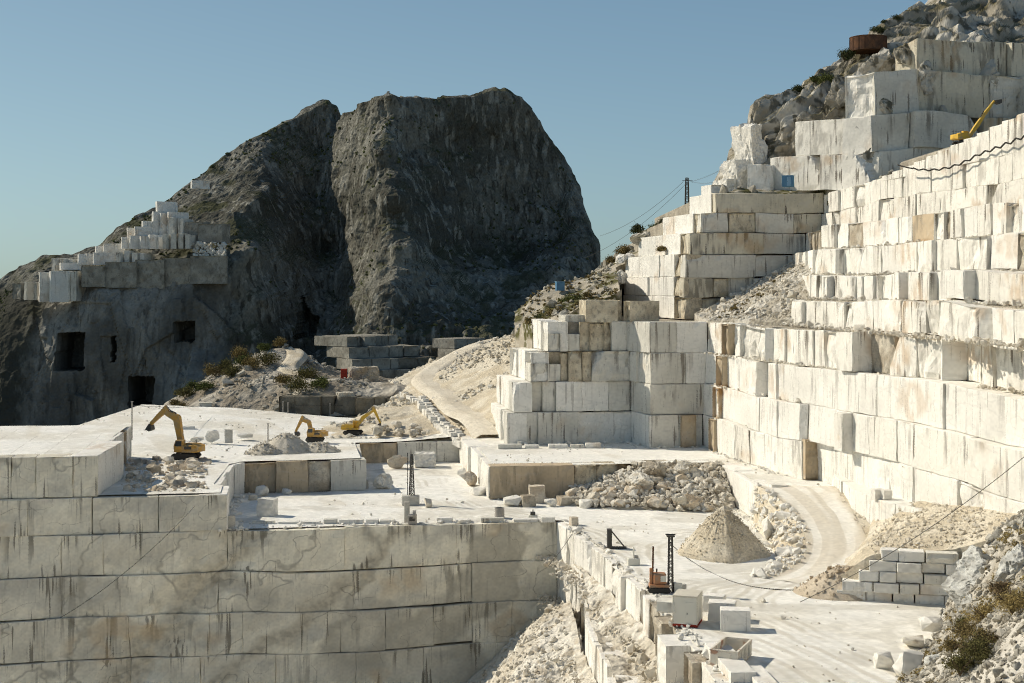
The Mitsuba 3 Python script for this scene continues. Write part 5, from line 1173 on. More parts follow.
# spoil round the left excavator
t = thing('rubble_heap', 'dark broken rubble under the left excavator beside the plateau', 'heap'); g = np.random.default_rng(35)
for i in range(60):
    px, py = g.uniform(128, 205), g.uniform(462, 490)
    if py > 500 - abs(px - 170) * .5: py = 480
    p = on(px, py, 4.7); s_ = g.uniform(.6, 1.7)
    put('rock', boulder((p[0], p[1], 4.45 + (.6 if 150 < px < 200 and py < 475 else 0)), s_ * 1.3, s_, s_ * .8, g.uniform(0, 3), seed=i + 150, box_like=.4), ['marble_rough', 'rubble_stone', 'rubble_brown', 'marble_rough_dark'][i % 4], t)
p = np.array([on(a, b, 4.7) for a, b in zip(g.uniform(126, 208, 700), g.uniform(460, 492, 700))])
tag(put('loose_stones', stones(p + [0, 0, -.05], g.gamma(2, .1, 700) + .06, g), 'rubble_brown', t), kind='stuff')
put('mound', boulder((e1[0], e1[1], 4.4), 8.5, 6.5, .55, .2, seed=333, k=40, box_like=.2), 'rubble_brown', t)

# ---------------------------------------------------------------- the block wall in front of the gravel bank
t = thing('retaining_wall', 'stacked wall of sawn grey-white blocks holding back the gravel bank', 'retaining wall'); g = np.random.default_rng(41)
wA, wB = np.array([34.2, 137.8]), np.array([43.3, 135.6]); L = np.linalg.norm(wB - wA); e = (wB - wA) / L; o = (e[1], -e[0])
for r in range(5):
    x = [-2.8, -1.9, -.6, .3, 1.6][r] + g.uniform(0, .5)
    while x < L - .4:
        w = g.uniform(1.5, 3.2); w = min(w, L - x + .3)
        if w > .8:
            SEED[0] += 1; out = g.normal(0, .24); tw = g.normal(0, .04); e2 = (e[0] - tw * e[1], e[1] + tw * e[0])
            m, uv = block((wA[0] + e[0] * x + o[0] * out, wA[1] + e[1] * x + o[1] * out, r * 1.03 - .05), e2, (e2[1], -e2[0]), w - g.uniform(.0, .12), 1.6, 1.0 + g.normal(0, .03), seg=.45, rough=.05, chip=.25, seed=SEED[0])
            put('block', m, ['marble_white', 'marble_grey', 'marble_white', 'rubble_stone_white'][g.integers(0, 4)], t, uv=uv)
        x += w
for i, (px, py, w, h) in enumerate([(846, 572, 22, 12), (838, 586, 20, 12), (862, 566, 18, 12)]):
    p = on(px, py, .8); put('block', boulder((p[0], p[1] + 1, .3), w * .1, 1.4, h * .1, .3 * i, seed=i + 900, box_like=.95), 'rubble_stone_white', t)

# ---------------------------------------------------------------- loose boulders and blocks on the floors
def bould(label, px, py, wpx, hpx, z=0.0, mat='rubble_stone_white', bl=.6, rot=.3, tilt=0.0, seed=0, catg='boulder', name='boulder', deep=.85):
    p = on(px, py, z); s_ = p[1] / F; w = wpx * s_
    return tag(put(name, boulder((p[0], p[1] + w * deep * .5, z - .02), w, w * deep, hpx * s_ * 1.05, rot, seed, box_like=bl, tilt=tilt), mat), label, catg)
bould('upright white angular boulder against the rusty brown step on the left', 261, 497, 14, 15, mat='rubble_stone_white', seed=1, bl=.5)
bould('white boulder near the left pit edge, with a dark shadow to its right', 266, 517, 18, 18, seed=2, bl=.9, rot=-.2)
bould('flat pale boulder at the foot of the rusty brown step', 285, 495, 12, 6, seed=3)
bould('small grey rock just left of the upright angular boulder', 251, 501, 11, 7, seed=4, mat='rubble_stone')
bould('small squared grey block in the corner below the left ledge', 226, 529, 15, 13, seed=5, bl=.96, mat='marble_grey_plain', catg='marble block')
bould('pale triangular boulder with a long shadow right of the grey step', 382, 490, 21, 15, seed=6, bl=.3, mat='rubble_stone')
bould('low pale block at the foot of the grey step end', 361, 489, 14, 8, seed=7, bl=.97, rot=.1, mat='marble_grey_plain', catg='marble block')
bould('squared white block in the sunken bay by the back step', 424, 468, 22, 14, seed=8, bl=.97, rot=.05, catg='marble block')
bould('brown broken boulder beside the white block in the sunken bay', 397, 470, 22, 13, seed=9, bl=.4, mat='rubble_brown')
bould('brown and white boulder against the left-facing step', 469, 487, 20, 15, seed=10, bl=.5, mat='rubble_brown', rot=1.0)
bould('white flat boulder at the corner of the tall terrace block', 481, 496, 19, 9, seed=11, bl=.85, rot=.4)
bould('low broken slab leaning on the left-facing step', 462, 477, 10, 10, seed=12, bl=.5)
bould('yellowish wedge of stone just right of the derrick base', 428, 508, 9, 11, seed=13, bl=.35, mat='rubble_brown')
bould('cream boulder in front of the tall terrace block', 513, 507, 21, 11, seed=14, bl=.6)
bould('brown squared boulder beside the brown-topped block', 528, 507, 14, 11, seed=15, bl=.9, mat='marble_rough')
bould('brown-faced squared block with a pale top in front of the spoil', 537, 503, 17, 17, seed=16, bl=.97, mat='rubble_brown', rot=.15, catg='marble block')
bould('small pale stone left of the cream slab by the spoil', 551, 507, 13, 8, seed=17, bl=.6)
bould('cream slab-like boulder at the foot of the spoil', 568, 506, 21, 9, seed=18, bl=.9, mat='marble_rough')
bould('white rounded boulder at the right foot of the terrace spoil', 588, 509, 18, 9, seed=19, bl=.7)
bould('brownish cube of stone near the corner of the pit', 574, 526, 8, 9, seed=20, bl=.98, mat='rubble_brown', catg='marble block')
bould('pale rock beside the brownish cube at the pit corner', 579, 533, 13, 6, seed=21, bl=.7)
bould('grey standing stone post on the far floor', 228, 443, 8, 14, z=4.6, seed=22, bl=.98, mat='marble_grey_plain', catg='marble block', rot=.1)
bould('pale pyramid-shaped boulder on the far floor', 211, 443, 15, 13, z=4.6, seed=23, bl=.25)
bould('low grey boulder left of the pyramid-shaped one', 196, 443, 15, 6, z=4.6, seed=24, bl=.4, mat='rubble_stone')
bould('flat pale boulder right of the stone post', 243, 438, 17, 6, z=4.6, seed=25, bl=.6)
bould('long pale slab on the far floor behind the left boom', 186, 430, 15, 4, z=4.6, seed=26, bl=.95)
bould('pale block sitting on the gravel under the right-hand face', 879, 500, 12, 11, z=6.2, seed=27, bl=.95, catg='marble block')
bould('small pale block at the left end of the gravel bank top', 887, 499, 10, 9, z=6.4, seed=28, bl=.95, catg='marble block')
bould('white block leaning at the foot of the lit face above the hairpin', 836, 484, 13, 7, z=4.9, seed=29, bl=.95, catg='marble block')
bould('big white boulder at the foot of the near rubble slope', 912, 679, 27, 25, seed=30, bl=.85, rot=.5)
bould('white flat boulder left of the big one at the slope foot', 884, 672, 24, 18, seed=31, bl=.8, rot=.2)
bould('pale stone slab at the slope foot, behind the big boulder', 917, 650, 26, 12, seed=32, bl=.8, mat='rubble_stone')
bould('pale squared boulder uppermost along the slope foot', 935, 634, 24, 16, z=.6, seed=33, bl=.8)
bould('rough white boulder at the foot of the hairpin inner bank', 786, 560, 18, 13, seed=34, bl=.5)
bould('squared white boulder at the top of the hairpin inner bank', 779, 505, 20, 20, z=2.6, seed=35, bl=.93, rot=.2)
bould('white broken boulder halfway down the hairpin inner bank', 788, 528, 20, 16, z=1.8, seed=36, bl=.6)
bould('greyish boulder low on the hairpin inner bank', 797, 548, 14, 11, z=.9, seed=37, bl=.5, mat='rubble_stone')
bould('white stone where the hairpin meets the floor, near the earth heap', 826, 590, 22, 10, seed=38, bl=.8)
g = np.random.default_rng(51)
for i, (px, py, w, h, z, lab) in enumerate([(985, 600, 60, 48, 4.0, 'huge grey bedded rock just right of the block wall'), (984, 622, 48, 30, 3.2, 'big grey rock below the huge bedded one'), (1022, 585, 40, 44, 7.0, 'grey rock at the right picture edge above the shrubs'), (958, 640, 26, 20, 2.0, 'grey broken rock at the upper edge of the dry shrubs'), (938, 664, 24, 20, 1.6, 'pale cracked rock below the grey broken rock')]):
    p = on(px, py, z); s_ = p[1] / F
    tag(put('rock_outcrop', boulder((p[0], p[1] + w * s_ * .3, z - 1.2), w * s_, w * s_ * .9, h * s_ * 1.2, .4 + .3 * i, seed=60 + i, box_like=.75, tilt=.25), 'grey_rock'), lab, 'rock')
# rows of slabs lying along the pit edge and the terrace
g = np.random.default_rng(55)
k = 0
for (px0, px1, py, z, gname, desc) in [(250, 400, 526.5, 0, 'flat offcut slabs along the front edge', 'flat pale offcut slab lying along the front edge of the floor'), (436, 556, 524.5, 0, 'thin slabs along the pit edge right of the saw', 'thin pale slab lying along the pit edge right of the wire saw'), (498, 602, 449.5, 4.8, 'kerb slabs at the foot of the block stack', 'low sawn slab lying at the foot of the block stack')]:
    x = px0
    while x < px1 - 5:
        w = g.uniform(13, 26)
        p0_, p1_ = on(x, py + (x - px0) * -.008, z), on(min(x + w, px1), py + (x + w - px0) * -.008, z); s_ = p0_[1] / F; SEED[0] += 1
        L = np.linalg.norm((p1_ - p0_)[:2]); e = (p1_ - p0_)[:2] / L; o = (e[1], -e[0])
        m, uv = block((p0_[0], p0_[1] + g.uniform(.9, 1.5), z - .05), e, o, L * .95, g.uniform(.8, 1.4), g.uniform(.35, .85), seg=.5, rough=.05, chip=.22, seed=SEED[0])
        tag(put('stone_slab', m, ['marble_grey', 'marble_white', 'marble_white'][k % 3], uv=uv), desc, 'stone slab', gname)
        x += w + g.choice([1, 2, 9]); k += 1

# ---------------------------------------------------------------- small things
b0 = on(499.5, 519, 0)
t = thing('steel_drum', 'grey open steel drum near the front edge of the floor', 'drum')
prof = np.array([(0, .02), (.66, .02), (.66, .05), (.64, .45), (.66, .47), (.64, .5), (.64, 1.35), (.67, 1.4), (.61, 1.4), (.6, .2), (0, .2)])
m = trimesh.creation.revolve(prof, sections=28); put('shell', (np.array(m.vertices) + [b0[0], b0[1] + .6, 0], np.array(m.faces)), 'grey_steel', t)
put('hoop', cat([tube([(b0[0] + .66 * math.cos(a), b0[1] + .6 + .66 * math.sin(a), z) for a in np.linspace(0, 6.283, 25)], .03, 5) for z in (.47, .95)]), 'grey_steel', t)
q = on(533, 520, 0)
t = thing('water_pump', 'small white pump with a dark motor on the floor edge right of the drum', 'pump')
put('base', box(q[0], q[1] + .5, .3, 1.2, .8, .6, cham=.06), 'cabin_white', t)
put('motor', tube([(q[0] - .35, q[1] + .4, .8), (q[0] + .3, q[1] + .4, .8)], .24, 12), 'dark_steel', t)
put('pipe', tube([(q[0], q[1] + .4, .9), (q[0], q[1] + .4, 1.3)], .07, 8), 'dark_steel', t)
# tank on the crag
tk = at(868, 50, 281)
t = thing('water_tank', 'round rusty brown water tank among the rocks near the skyline', 'tank')
prof = np.array([(0, 0), (3.6, 0), (3.6, 2.6), (3.68, 2.65), (3.68, 2.8), (3.45, 2.8), (3.45, 2.4), (0, 2.4)])
m = trimesh.creation.revolve(prof, sections=40); put('shell', (np.array(m.vertices) + [tk[0], tk[1], tk[2] - .3], np.array(m.faces)), 'rusty_steel', t)
put('rib', cat([box(tk[0] + 3.62 * math.cos(a), tk[1] + 3.62 * math.sin(a), tk[2] + 1.0, .14, .14, 2.5, rot=a) for a in np.linspace(0, 6.283, 17)[:-1]]), 'rusty_steel', t)
# blue container cabin under the crag
bc = at(788, 187, 251)
t = thing('blue_cabin', 'small blue metal cabin on the bench under the crag', 'cabin')
def bb(x, y, z, sx, sy, sz, ch=.02): return move(box(x, y, z, sx, sy, sz, cham=ch), -.35, (bc[0], bc[1], bc[2]))
put('body', bb(0, 0, 1.0, 1.9, 1.6, 1.9), 'blue_paint', t); put('roof', bb(0, 0, 2.0, 2.05, 1.75, .1), 'blue_pale', t)
d_ = put('door', bb(.3, -.82, .95, .7, .05, 1.6), 'blue_pale', t); put('handle', bb(.05, -.86, .95, .05, .04, .15, .005), 'dark_steel', d_)
bx = at(560, 291, 268)
t = thing('blue_box', 'little blue crate on the knoll above the block stack', 'crate')
put('body', box(bx[0], bx[1], bx[2] + .9, 1.6, 1.2, 1.7, rot=.2, cham=.04), 'blue_paint', t); put('lid', box(bx[0], bx[1], bx[2] + 1.8, 1.75, 1.35, .12, rot=.2), 'blue_pale', t)
# huts on the middle terrace
rc_ = at(344, 386, 318)
t = thing('red_container', 'small red upright container on the middle terrace', 'container')
put('body', box(rc_[0], rc_[1], rc_[2] + 1.9, 1.4, 1.6, 3.9, rot=.1, cham=.04), 'red_paint', t)
put('rib', cat([box(rc_[0] - .5 + .25 * i, rc_[1] - .84, rc_[2] + 1.9, .08, .08, 3.6, rot=.1) for i in range(5)]), 'red_paint', t)
bould('large whitish block beside the red container on the middle terrace', 362, 386, 30, 17, z=8, mat='marble_rough', seed=71, bl=.95, catg='marble block')
bould('pale slab at the edge of the dark terrace face', 344, 400, 18, 7, z=6.5, mat='rubble_stone', seed=72, bl=.95, catg='marble block')
wb = at(206, 414, 306)
t = thing('white_shed', 'small pale box-shaped shed on the slope of the middle mound', 'shed')
put('body', box(wb[0], wb[1], wb[2] + 1.2, 2.6, 2.0, 2.4, rot=.15, cham=.05), 'cabin_white', t); put('roof', box(wb[0], wb[1], wb[2] + 2.46, 2.8, 2.2, .14, rot=.15), 'cabin_roof', t)
put('door', move(box(.4, -1.02, 1.0, .8, .06, 1.8), .15, (wb[0], wb[1], wb[2])), 'cabin_roof', t)
# ---------------------------------------------------------------- pylon, wires, posts
py_ = at(687, 207, 300)
t = thing('pylon', 'dark lattice power pylon on the skyline between mountain and crag', 'pylon')
lattice_mast((py_[0], py_[1], py_[2] - .8), 7.0, .55, .35, t, legs=4, n=7, r=.09)
for zz in (5.6,):
    put('arm', beam((py_[0] - 1.0, py_[1], py_[2] + zz), (py_[0] + 1.2, py_[1], py_[2] + zz), .12, .12), 'dark_steel', t)
def wire(label, pts, r=.04, sag=0.0, mat='dark_steel', name='cable', n=24, catg='cable', group=None):
    P_ = []
    for a, b in zip(pts[:-1], pts[1:]):
        a, b = np.asarray(a, float), np.asarray(b, float)
        for s_ in np.linspace(0, 1, n)[: -1]: P_.append(a * (1 - s_) + b * s_ - [0, 0, 4 * sag * s_ * (1 - s_)])
    P_.append(pts[-1])
    return tag(put(name, tube(P_, r, 5), mat), label, catg, group)
wire('power line sagging from the pylon down to the left, upper of the two', [py_ + [-.8, 0, 5.4], at(600, 236, 330)], .035, 1.5, name='power_line', catg='power line')
wire('lower power line running left from the pylon', [py_ + [.0, 0, 5.2], at(585, 258, 330)], .035, 1.8, name='power_line', catg='power line')
wire('power line from the pylon up to the crag, upper of the two', [py_ + [.8, 0, 5.4], at(762, 140, 272)], .035, 1.2, name='power_line', catg='power line')
wire('lower power line from the pylon to the white rock', [py_ + [1.0, 0, 5.3], at(740, 174, 265)], .03, .8, name='power_line', catg='power line')
# zigzag hose hung on the upper wall
px = np.linspace(0, 1, 150); P_ = []
for s_ in px:
    x = 898 + 128 * s_; yb = 165 + 12 * math.sin(math.pi * min(1, s_ * 1.6) * .75) - 38 * s_ ** 1.5 + (1.2 + 2.6 * s_) * (abs(((s_ * 12.5) % 1) * 2 - 1) - .5) * (s_ > .12)
    Yw = np.interp(x, [840, 900, 975, 1024], [240, 207, 185, 170]) - 1.6; P_.append(at(x, yb, Yw))
tag(put('hose', tube(P_, .11, 6), 'rubber_black'), 'long dark zigzag hose hanging across the top of the right-hand wall', 'hose')
cab_pts = [on(x, y, .04) for x, y in [(672, 545), (690, 560), (712, 573), (745, 585), (790, 590), (830, 588)]]
tag(put('cable', tube(np.array([cab_pts[0] * 1]) if False else np.array([CubicSpline(np.arange(6), np.array(cab_pts))(s_) for s_ in np.linspace(0, 5, 60)]), .05, 5), 'dark_steel'), 'thin dark cable snaking over the floor past the gravel cone', 'cable')
wire('steel cable strung low across the hairpin to the near rocks', [on(800, 602, .3), at(1030, 452, 128)], .035, 1.0)
wire('thin cable from the brownish cube down across the pit corner', [on(578, 524, .8), at(548, 566, 176)], .04, .3)
wire('long thin cable draped across the grey pit wall on the left', [at(195, 506, 172.5), at(60, 618, 165)], .035, 1.0)
t = None
for i, (x, yb, yt, Y, lab) in enumerate([(132, 440, 402, 226, 'thin grey post behind the left plateau'), (268, 446, 424, 232, 'thin post beside the lower gravel heap'), (283, 428, 402, 296, 'thin pole before the dark face of the middle mound, left of its twin'), (288, 428, 403, 295, 'thin pole before the dark face of the middle mound, right of its twin'), (330, 428, 404, 298, 'pole at the right end of the overhead wire')]):
    a, b = at(x, yb, Y), at(x, yt, Y)
    t = thing('post', lab, 'post'); put('pole', tube([a, b], .11, 8), 'grey_steel', t); put('cap', box(b[0], b[1], b[2] + .05, .35, .3, .14), 'grey_steel', t)
wire('thin overhead wire strung between the poles in front of the mound', [at(132, 405, 226), at(200, 406, 280), at(283, 404, 296), at(330, 405, 298), at(372, 404, 300)], .035, .3)

# ---------------------------------------------------------------- loose stones on ledges and ground
g = np.random.default_rng(61)
def along(path, n, off, zz, sz, spread=.5):
    ls = LineString(path); L = ls.length; out = []
    for s_ in g.uniform(0, L, n):
        a, b = np.array(ls.interpolate(s_).coords[0]), np.array(ls.interpolate(min(s_ + .5, L)).coords[0])
        d = b - a
        if np.linalg.norm(d) < 1e-6: continue
        d /= np.linalg.norm(d); o = np.array([d[1], -d[0]]); q = a + o * (off + g.normal(0, spread)); out.append([q[0], q[1], zz])
    return np.array(out)
deb, dsz = [], []
def rubble(path, n, off, zz, s0=.16, s1=.14, spread=.5):
    d = along(path, n, off, zz, 0, spread); deb.append(d); dsz.append(g.gamma(1.6, s1, len(d)) + s0 * .4)
for k, (z0, z1, C, Bu, Ru) in enumerate(upper[:4]):
    rubble([Bu[1]] + Ru, 380, .9, z0 - .02, .12, .11, .5)
for k, (z0, z1, ax, a, b) in enumerate(rows):
    if k: rubble([(rw(228, b, a), 228), (rw(118, b, a) + (2.2 if k > 1 else .6), 118)], [0, 30, 90, 420][k], .4 if k < 3 else .9, z0, .1, .10, .4)
rubble([(42, 212), (47, 170), (52, 125)], 600, .8, 25.0, .12, .13, .6)
tag(put('ledge_rubble', stones(np.vstack(deb), np.concatenate(dsz), g), 'rubble_stone'), 'small broken stone lying along the ledges of the right-hand face', kind='stuff')
# stones over slopes and rims
def over(poly, zf, n, smin, sg, mat, name, lab, clump=None):
    x0, y0, x1, y1 = poly.bounds; import shapely
    p = np.column_stack([g.uniform(x0, x1, n * 3), g.uniform(y0, y1, n * 3)]); p = p[shapely.contains_xy(poly, p[:, 0], p[:, 1])]
    if clump: p = p[meshkit.fbm(np.column_stack([p, p[:, :1] * 0]) * clump[0], 3, 17) > clump[1]]
    p = p[:n]
    return tag(put(name, stones(np.column_stack([p, zf(p)]), g.gamma(1.5, sg, len(p)) + smin, g), mat), lab, kind='stuff')
over(Polygon([(28, 104), (28.9, 110), (33.3, 118.5), (37.6, 126.5), (42.5, 133.2), (47, 131), (52, 100), (40, 80), (30, 85)]), NEAR_Z, 7500, .07, .085, 'near_stone', 'slope_stones', 'loose grey and white stones covering the near rubble slope')
over(Polygon([(32, 227.5), (37, 218.5), (42.5, 211), (46.5, 213), (48.5, 220), (52, 225), (57, 240), (55, 246), (45, 246), (32, 243)]), FAN_Z, 1500, .1, .14, 'rubble_stone', 'fan_stones', 'broken stone on the rubble fan of the wide ledge')
over(Polygon([(6.2, 183), (-5, 180), (-16, 170), (-14, 112), (6, 112)]), rough_z(PC, .8, .2, 99, .7), 3800, .08, .11, 'rubble_stone', 'pit_stones', 'broken stone on the rubble cone in the pit corner')
over(HP, HILL_Z, 2600, .10, .16, 'rubble_stone', 'hill_stones', 'stones scattered on the rubble hill', (.1, .5))
over(Polygon([(-96, 300), (-20, 296), (-20, 360), (-100, 360)]), MID_Z, 900, .15, .2, 'near_stone', 'mound_stones', 'stones scattered on the middle mound', (.08, .5))
over(SP, SIDE_Z, 1500, .15, .22, 'near_stone', 'hillside_stones', 'stones scattered over the scrubby hillside', (.12, .48))
over(Polygon([(36, 139.5), (43, 137.5), (50, 136), (47, 158), (42.5, 163), (38, 152)]), rough_z(GB, .22, .5, 90, .3), 1500, .05, .06, 'gravel_pale', 'bank_stones', 'small stones on the gravel bank')
# embankment stones
bi = g.integers(0, 50, 420); bj = g.integers(0, 9, 420)
tag(put('bank_rubble', stones(S_[bi, bj] + g.normal(0, .2, (420, 3)) * [1, 1, 0], g.gamma(1.6, .15, 420) + .1, g), 'rubble_stone_white'), 'broken white stone on the inner bank of the hairpin', kind='stuff')
bi = g.integers(0, 50, 300); bj = g.integers(0, 9, 300)
tag(put('bank_rubble', stones(S2[bi, bj] + g.normal(0, .2, (300, 3)) * [1, 1, 0], g.gamma(1.6, .08, 300) + .06, g), 'gravel_pale'), 'small stones along the foot of the wall beside the hairpin', kind='stuff')
# ledge rubble of the pit side
deb, dsz = [], []
for k, z in ((0, -4.2), (1, -9.3)):
    rubble(pit_path(k)[2:], 1100, 1.4, z - .3, .12, .11, .9)
tag(put('ledge_rubble', stones(np.vstack(deb), np.concatenate(dsz), g), 'rubble_stone'), 'broken stone on the ledges at the right side of the pit', kind='stuff')
# chips over the floors
def chips(poly, z, n, lab, name, thr=.56):
    import shapely
    x0, y0, x1, y1 = poly.bounds; p = np.column_stack([g.uniform(x0, x1, n * 6), g.uniform(y0, y1, n * 6)]); p = p[shapely.contains_xy(poly, p[:, 0], p[:, 1])]
    p = p[meshkit.fbm(np.column_stack([p, p[:, :1] * 0]) * .12, 3, 23) > thr][:n]
    tag(put(name, stones(np.column_stack([p, z(p) if callable(z) else np.full(len(p), z)]), g.gamma(1.3, .07, len(p)) + .05, g), 'rubble_stone'), lab, kind='stuff')
chips(FLOOR, floor_z, 900, 'stone chips scattered on the quarry floor', 'floor_chips')
chips(TS, terr_z, 900, 'stone chips scattered on the upper terrace', 'terrace_chips')
deb, dsz = [], []
rubble(pit_path(0)[:3], 400, -1.2, .0, .12, .1, .5); rubble(pit_path(0)[2:], 260, -1.0, .0, .12, .1, .5); rubble(TERR[1:6], 200, .8, .0, .15, .13, .6); rubble(TERR[9:13], 160, .7, 0, .12, .1, .5); rubble([(32, 227), (38, 193)], 120, 1.0, 4.8, .12, .1, .6); rubble([(-.8, 231.4), (20, 234.8), (22.4, 226.8), (31.7, 228)], 160, .8, 4.8, .12, .1, .6)
tag(put('edge_chips', stones(np.vstack(deb), np.concatenate(dsz), g), 'rubble_stone_white'), 'white chips lying along the foot and rim of the steps', kind='stuff')

# ---------------------------------------------------------------- plants
def leaf_cloud(c, r, n, size, rng, squash=.75, clumps=7):
    cs = rng.normal(size=(clumps, 3)); cs /= np.linalg.norm(cs, axis=1, keepdims=True); cs *= rng.uniform(.25, .75, (clumps, 1)); cs[:, 2] = np.abs(cs[:, 2])
    k = rng.integers(0, clumps, n); p = cs[k] + rng.normal(0, .23, (n, 3))
    p = p * np.array([r, r, r * squash]) + np.asarray(c) + [0, 0, r * .25]
    a = rng.normal(size=(n, 3)); a /= np.linalg.norm(a, axis=1, keepdims=True); b = np.cross(a, rng.normal(size=(n, 3))); b /= np.linalg.norm(b, axis=1, keepdims=True)
    s = size * rng.uniform(.6, 1.3, (n, 1))
    v = np.stack([p - a * s, p + b * s * .5, p + a * s, p - b * s * .5], 1).reshape(-1, 3)
    i = np.arange(n) * 4
    return v, np.vstack([np.stack([i, i + 1, i + 2], 1), np.stack([i, i + 2, i + 3], 1)])
def shrub(label, c, r, mat='leaf_green', n=900, size=.22, name='shrub', catg='shrub', group=None, squash=.75, stems=6, trunk=None, seed=0):
    rng = np.random.default_rng(seed + 700); t = thing(name, label, catg, group)
    c = np.asarray(c, float)
    if trunk:
        put('trunk', tube([c - [0, 0, .4], c + [.1, 0, trunk * .5], c + [.0, 0, trunk]], [.16, .13, .08], 7), 'bark', t); c = c + [0, 0, trunk * .75]
    st = []
    for i in range(stems):
        a = rng.uniform(0, 6.28); st.append(tube([c - [0, 0, .2], c + [math.cos(a) * r * .3, math.sin(a) * r * .3, r * .4], c + [math.cos(a) * r * .7, math.sin(a) * r * .7, r * (.5 + .4 * rng.random())]], [.05, .035, .015], 5))
    put('stems', cat(st), 'bark', t)
    put('crown' if trunk else 'foliage', leaf_cloud(c, r, n, size, rng, squash, 9 if trunk else 7), mat, t)
    return t
i = 0
for (px, py, Y, r, mat, lab) in [(573, 309, 261, 2.3, 'leaf_green', 'dense green bush on the knoll above the block stack'), (556, 319, 252, 1.7, 'leaf_dry', 'yellow-green bush left of the dense one on the knoll'), (541, 324, 252, 1.5, 'leaf_green', 'low green bush nearest the hill road on the knoll'), (531, 329, 251, 1.0, 'leaf_dry', 'dry tuft at the lower end of the knoll'), (588, 299, 262, 1.1, 'leaf_dry', 'dry yellowish tuft right of the dense bush on the knoll'),
                                 (826, 86, 272, 2.2, 'leaf_green', 'green bush on the crag left of the tank'), (845, 60, 281, 2.0, 'leaf_dark', 'dark bush just left of the rusty tank'), (797, 93, 276, 1.4, 'leaf_dark', 'dark bush on the lower skyline of the crag'), (816, 82, 280, 1.2, 'leaf_green', 'small bush on the skyline between the two larger ones'), (898, 22, 290, 1.4, 'leaf_dark', 'dark bush on the skyline above the tank'), (878, 33, 287, 1.3, 'leaf_dark', 'dark shrub behind the rusty tank'), (930, 52, 268, 1.2, 'leaf_dry', 'dry bush in a gully right of the tank'),
                                 (655, 236, 316, 2.0, 'leaf_green', 'low bush on the far skyline slope right of the little tree'), (625, 256, 305, 1.8, 'leaf_dry', 'dry bush on the skyline slope below the little tree'), (610, 268, 298, 1.5, 'leaf_dry', 'low dry bush on the skyline slope above the knoll'), (665, 226, 316, 1.6, 'leaf_dark', 'dark bush high on the skyline slope'),
                                 (661, 251, 258, .9, 'leaf_dry', 'dry tuft on top of the white flank')]:
    c = at(px, py, Y); i += 1
    if Y > 295 or (540 > px and px > 500): c[2] = min(c[2] + 1, SIDE_Z(c[None])[0]) if True else c[2]
    shrub(lab, c, r * 1.15, mat, int(1300 * r), .15, seed=i)
c = at(638, 246, 308)
shrub('little loose tree on the skyline slope beside the white flank', (c[0], c[1], SIDE_Z(c[None])[0]), 2.0, 'leaf_dark', 700, .24, name='tree', catg='tree', trunk=3.4, seed=40, stems=9)
c = at(884, 30, 290)
shrub('tiny lone tree leaning on the crag skyline', c, .7, 'leaf_dark', 150, .2, name='tree', catg='tree', trunk=1.8, seed=41, stems=5)
for j, (px, py, r, mat, lab) in enumerate([(968, 640, 1.5, 'leaf_dry', 'dry brown shrub uppermost on the near rubble slope'), (988, 625, 1.8, 'leaf_ochre', 'broad ochre shrub at the right on the near slope'), (1012, 610, 1.8, 'leaf_ochre', 'ochre shrub at the picture edge on the near slope'), (978, 660, 1.6, 'leaf_olive', 'olive shrub in the middle of the near slope'), (960, 672, 1.3, 'leaf_olive', 'olive shrub lowest on the near slope'), (955, 652, 1.1, 'leaf_dry', 'small dry shrub beside the pale cracked rock'),
                                           (985, 648, 1.4, 'leaf_dry', 'brown shrub between the olive one and the ochre one on the near slope'), (970, 656, 1.2, 'leaf_brown', 'withered brown shrub among the olive ones on the near slope'), (1000, 595, 1.2, 'leaf_brown', 'withered shrub highest on the near slope'), (965, 628, 1.0, 'leaf_olive', 'small olive shrub at the top left of the near shrubs')]):
    # find where the slope meets this line of sight
    for Y in np.linspace(70, 128, 300):
        c = at(px, py, Y)
        if NEAR_Z(c[None])[0] > c[2]: break
    shrub(lab, (c[0], c[1], NEAR_Z(c[None])[0] - .1), r, mat, int(2200 * r), .075, seed=60 + j, squash=.7, stems=22)
mp, mc = [], 0
MOUND_BUSH = ['olive bush high on the crest of the middle mound, just below the track bend', 'green bush left of the crest on the middle mound', 'dry bush nearest the top of the middle mound', 'lower green bush on the left shoulder of the middle mound', 'dry bush amid rocks under the left shoulder of the mound', 'olive bush on the left outline of the middle mound', 'green bush in the middle of the mound face',
              'green bush low on the left outline of the mound', 'dry bush above the white shed', 'leftmost low bush at the foot of the mound', 'dry bush beside the pale track', 'green bush centred below the mound crest', 'small bush right at the top of the track', 'bush on the rim of the dark face, leftmost of the rim pair', 'bush on the rim of the dark face near the red container', 'bush midway between track and dark face', 'bush below the turn of the track']
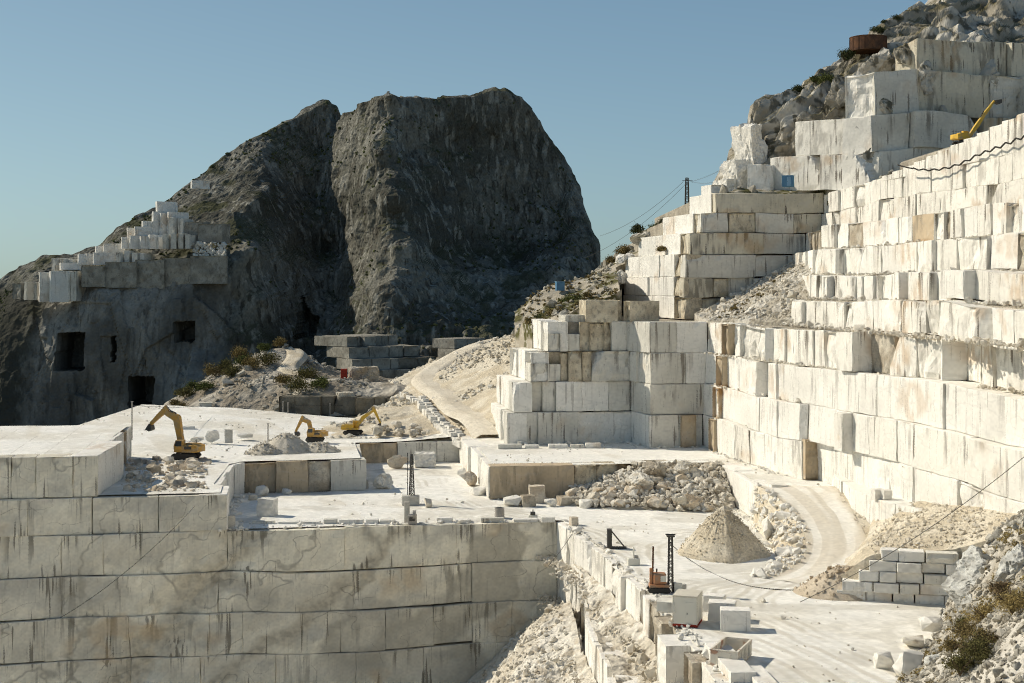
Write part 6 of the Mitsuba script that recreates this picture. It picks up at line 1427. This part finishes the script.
for (px, py, Y) in [(240, 362, 341), (225, 375, 338), (262, 354, 346), (215, 384, 337), (232, 384, 330), (195, 392, 333), (252, 375, 332), (185, 402, 328), (205, 396, 325), (178, 410, 322), (268, 368, 335), (244, 370, 336), (280, 352, 350), (300, 400, 304), (320, 388, 306), (285, 389, 312), (306, 380, 322)]:
    c = at(px, py, Y); c[2] = MID_Z(c[None])[0]; mc += 1
    shrub(MOUND_BUSH[mc - 1], c, 1.9 + 1.6 * ((mc * 37) % 10) / 10, ['leaf_green', 'leaf_dry', 'leaf_olive'][mc % 3], 1500, .2, seed=80 + mc, group='scrub bushes on the middle mound')
gl_v, gl_f, n_ = [], [], 0
for _ in range(420):
    p = np.array([g.uniform(29, 44), g.uniform(96, 128)])
    if meshkit.fbm(np.array([[p[0] * .2, p[1] * .2, 3]]), 3)[0] < .47: continue
    m = leaf_cloud((p[0], p[1], NEAR_Z(p[None])[0] - .1), g.uniform(.25, .6), 60, .09, g, .8, 4); gl_v.append(m[0]); gl_f.append(m[1] + n_); n_ += len(m[0])
tag(put('dry_grass', (np.vstack(gl_v), np.vstack(gl_f)), 'leaf_ochre'), 'dry grass and low weeds between the stones of the near slope', kind='stuff')
# grass on the rubble fan
gp = []
for _ in range(90):
    s_ = g.uniform(0, 1); p = np.array([34 + 12 * s_ + g.normal(0, .8), 226 + 9 * s_ + g.normal(0, 1.6)]); gp.append([p[0], p[1], FAN_Z(p[None])[0]])
v_, f_, n_ = [], [], 0
for p in gp:
    m = leaf_cloud(p, g.uniform(.25, .6), 36, .16, g, .7, 4); v_.append(m[0]); f_.append(m[1] + n_); n_ += len(m[0])
tag(put('dry_grass', (np.vstack(v_), np.vstack(f_)), 'leaf_dry'), 'dry yellow grass on the rubble fan of the wide ledge', kind='stuff')
v_, f_, n_ = [], [], 0
for _ in range(260):
    p = np.array([g.uniform(2, 19), g.uniform(247, 285)]); z_ = SIDE_Z(p[None])[0]
    m = leaf_cloud((p[0], p[1], z_), g.uniform(.3, .7), 30, .18, g, .7, 4); v_.append(m[0]); f_.append(m[1] + n_); n_ += len(m[0])
tag(put('hill_grass', (np.vstack(v_), np.vstack(f_)), 'leaf_dry'), 'dry grass and low weeds on the knoll above the block stack', kind='stuff')
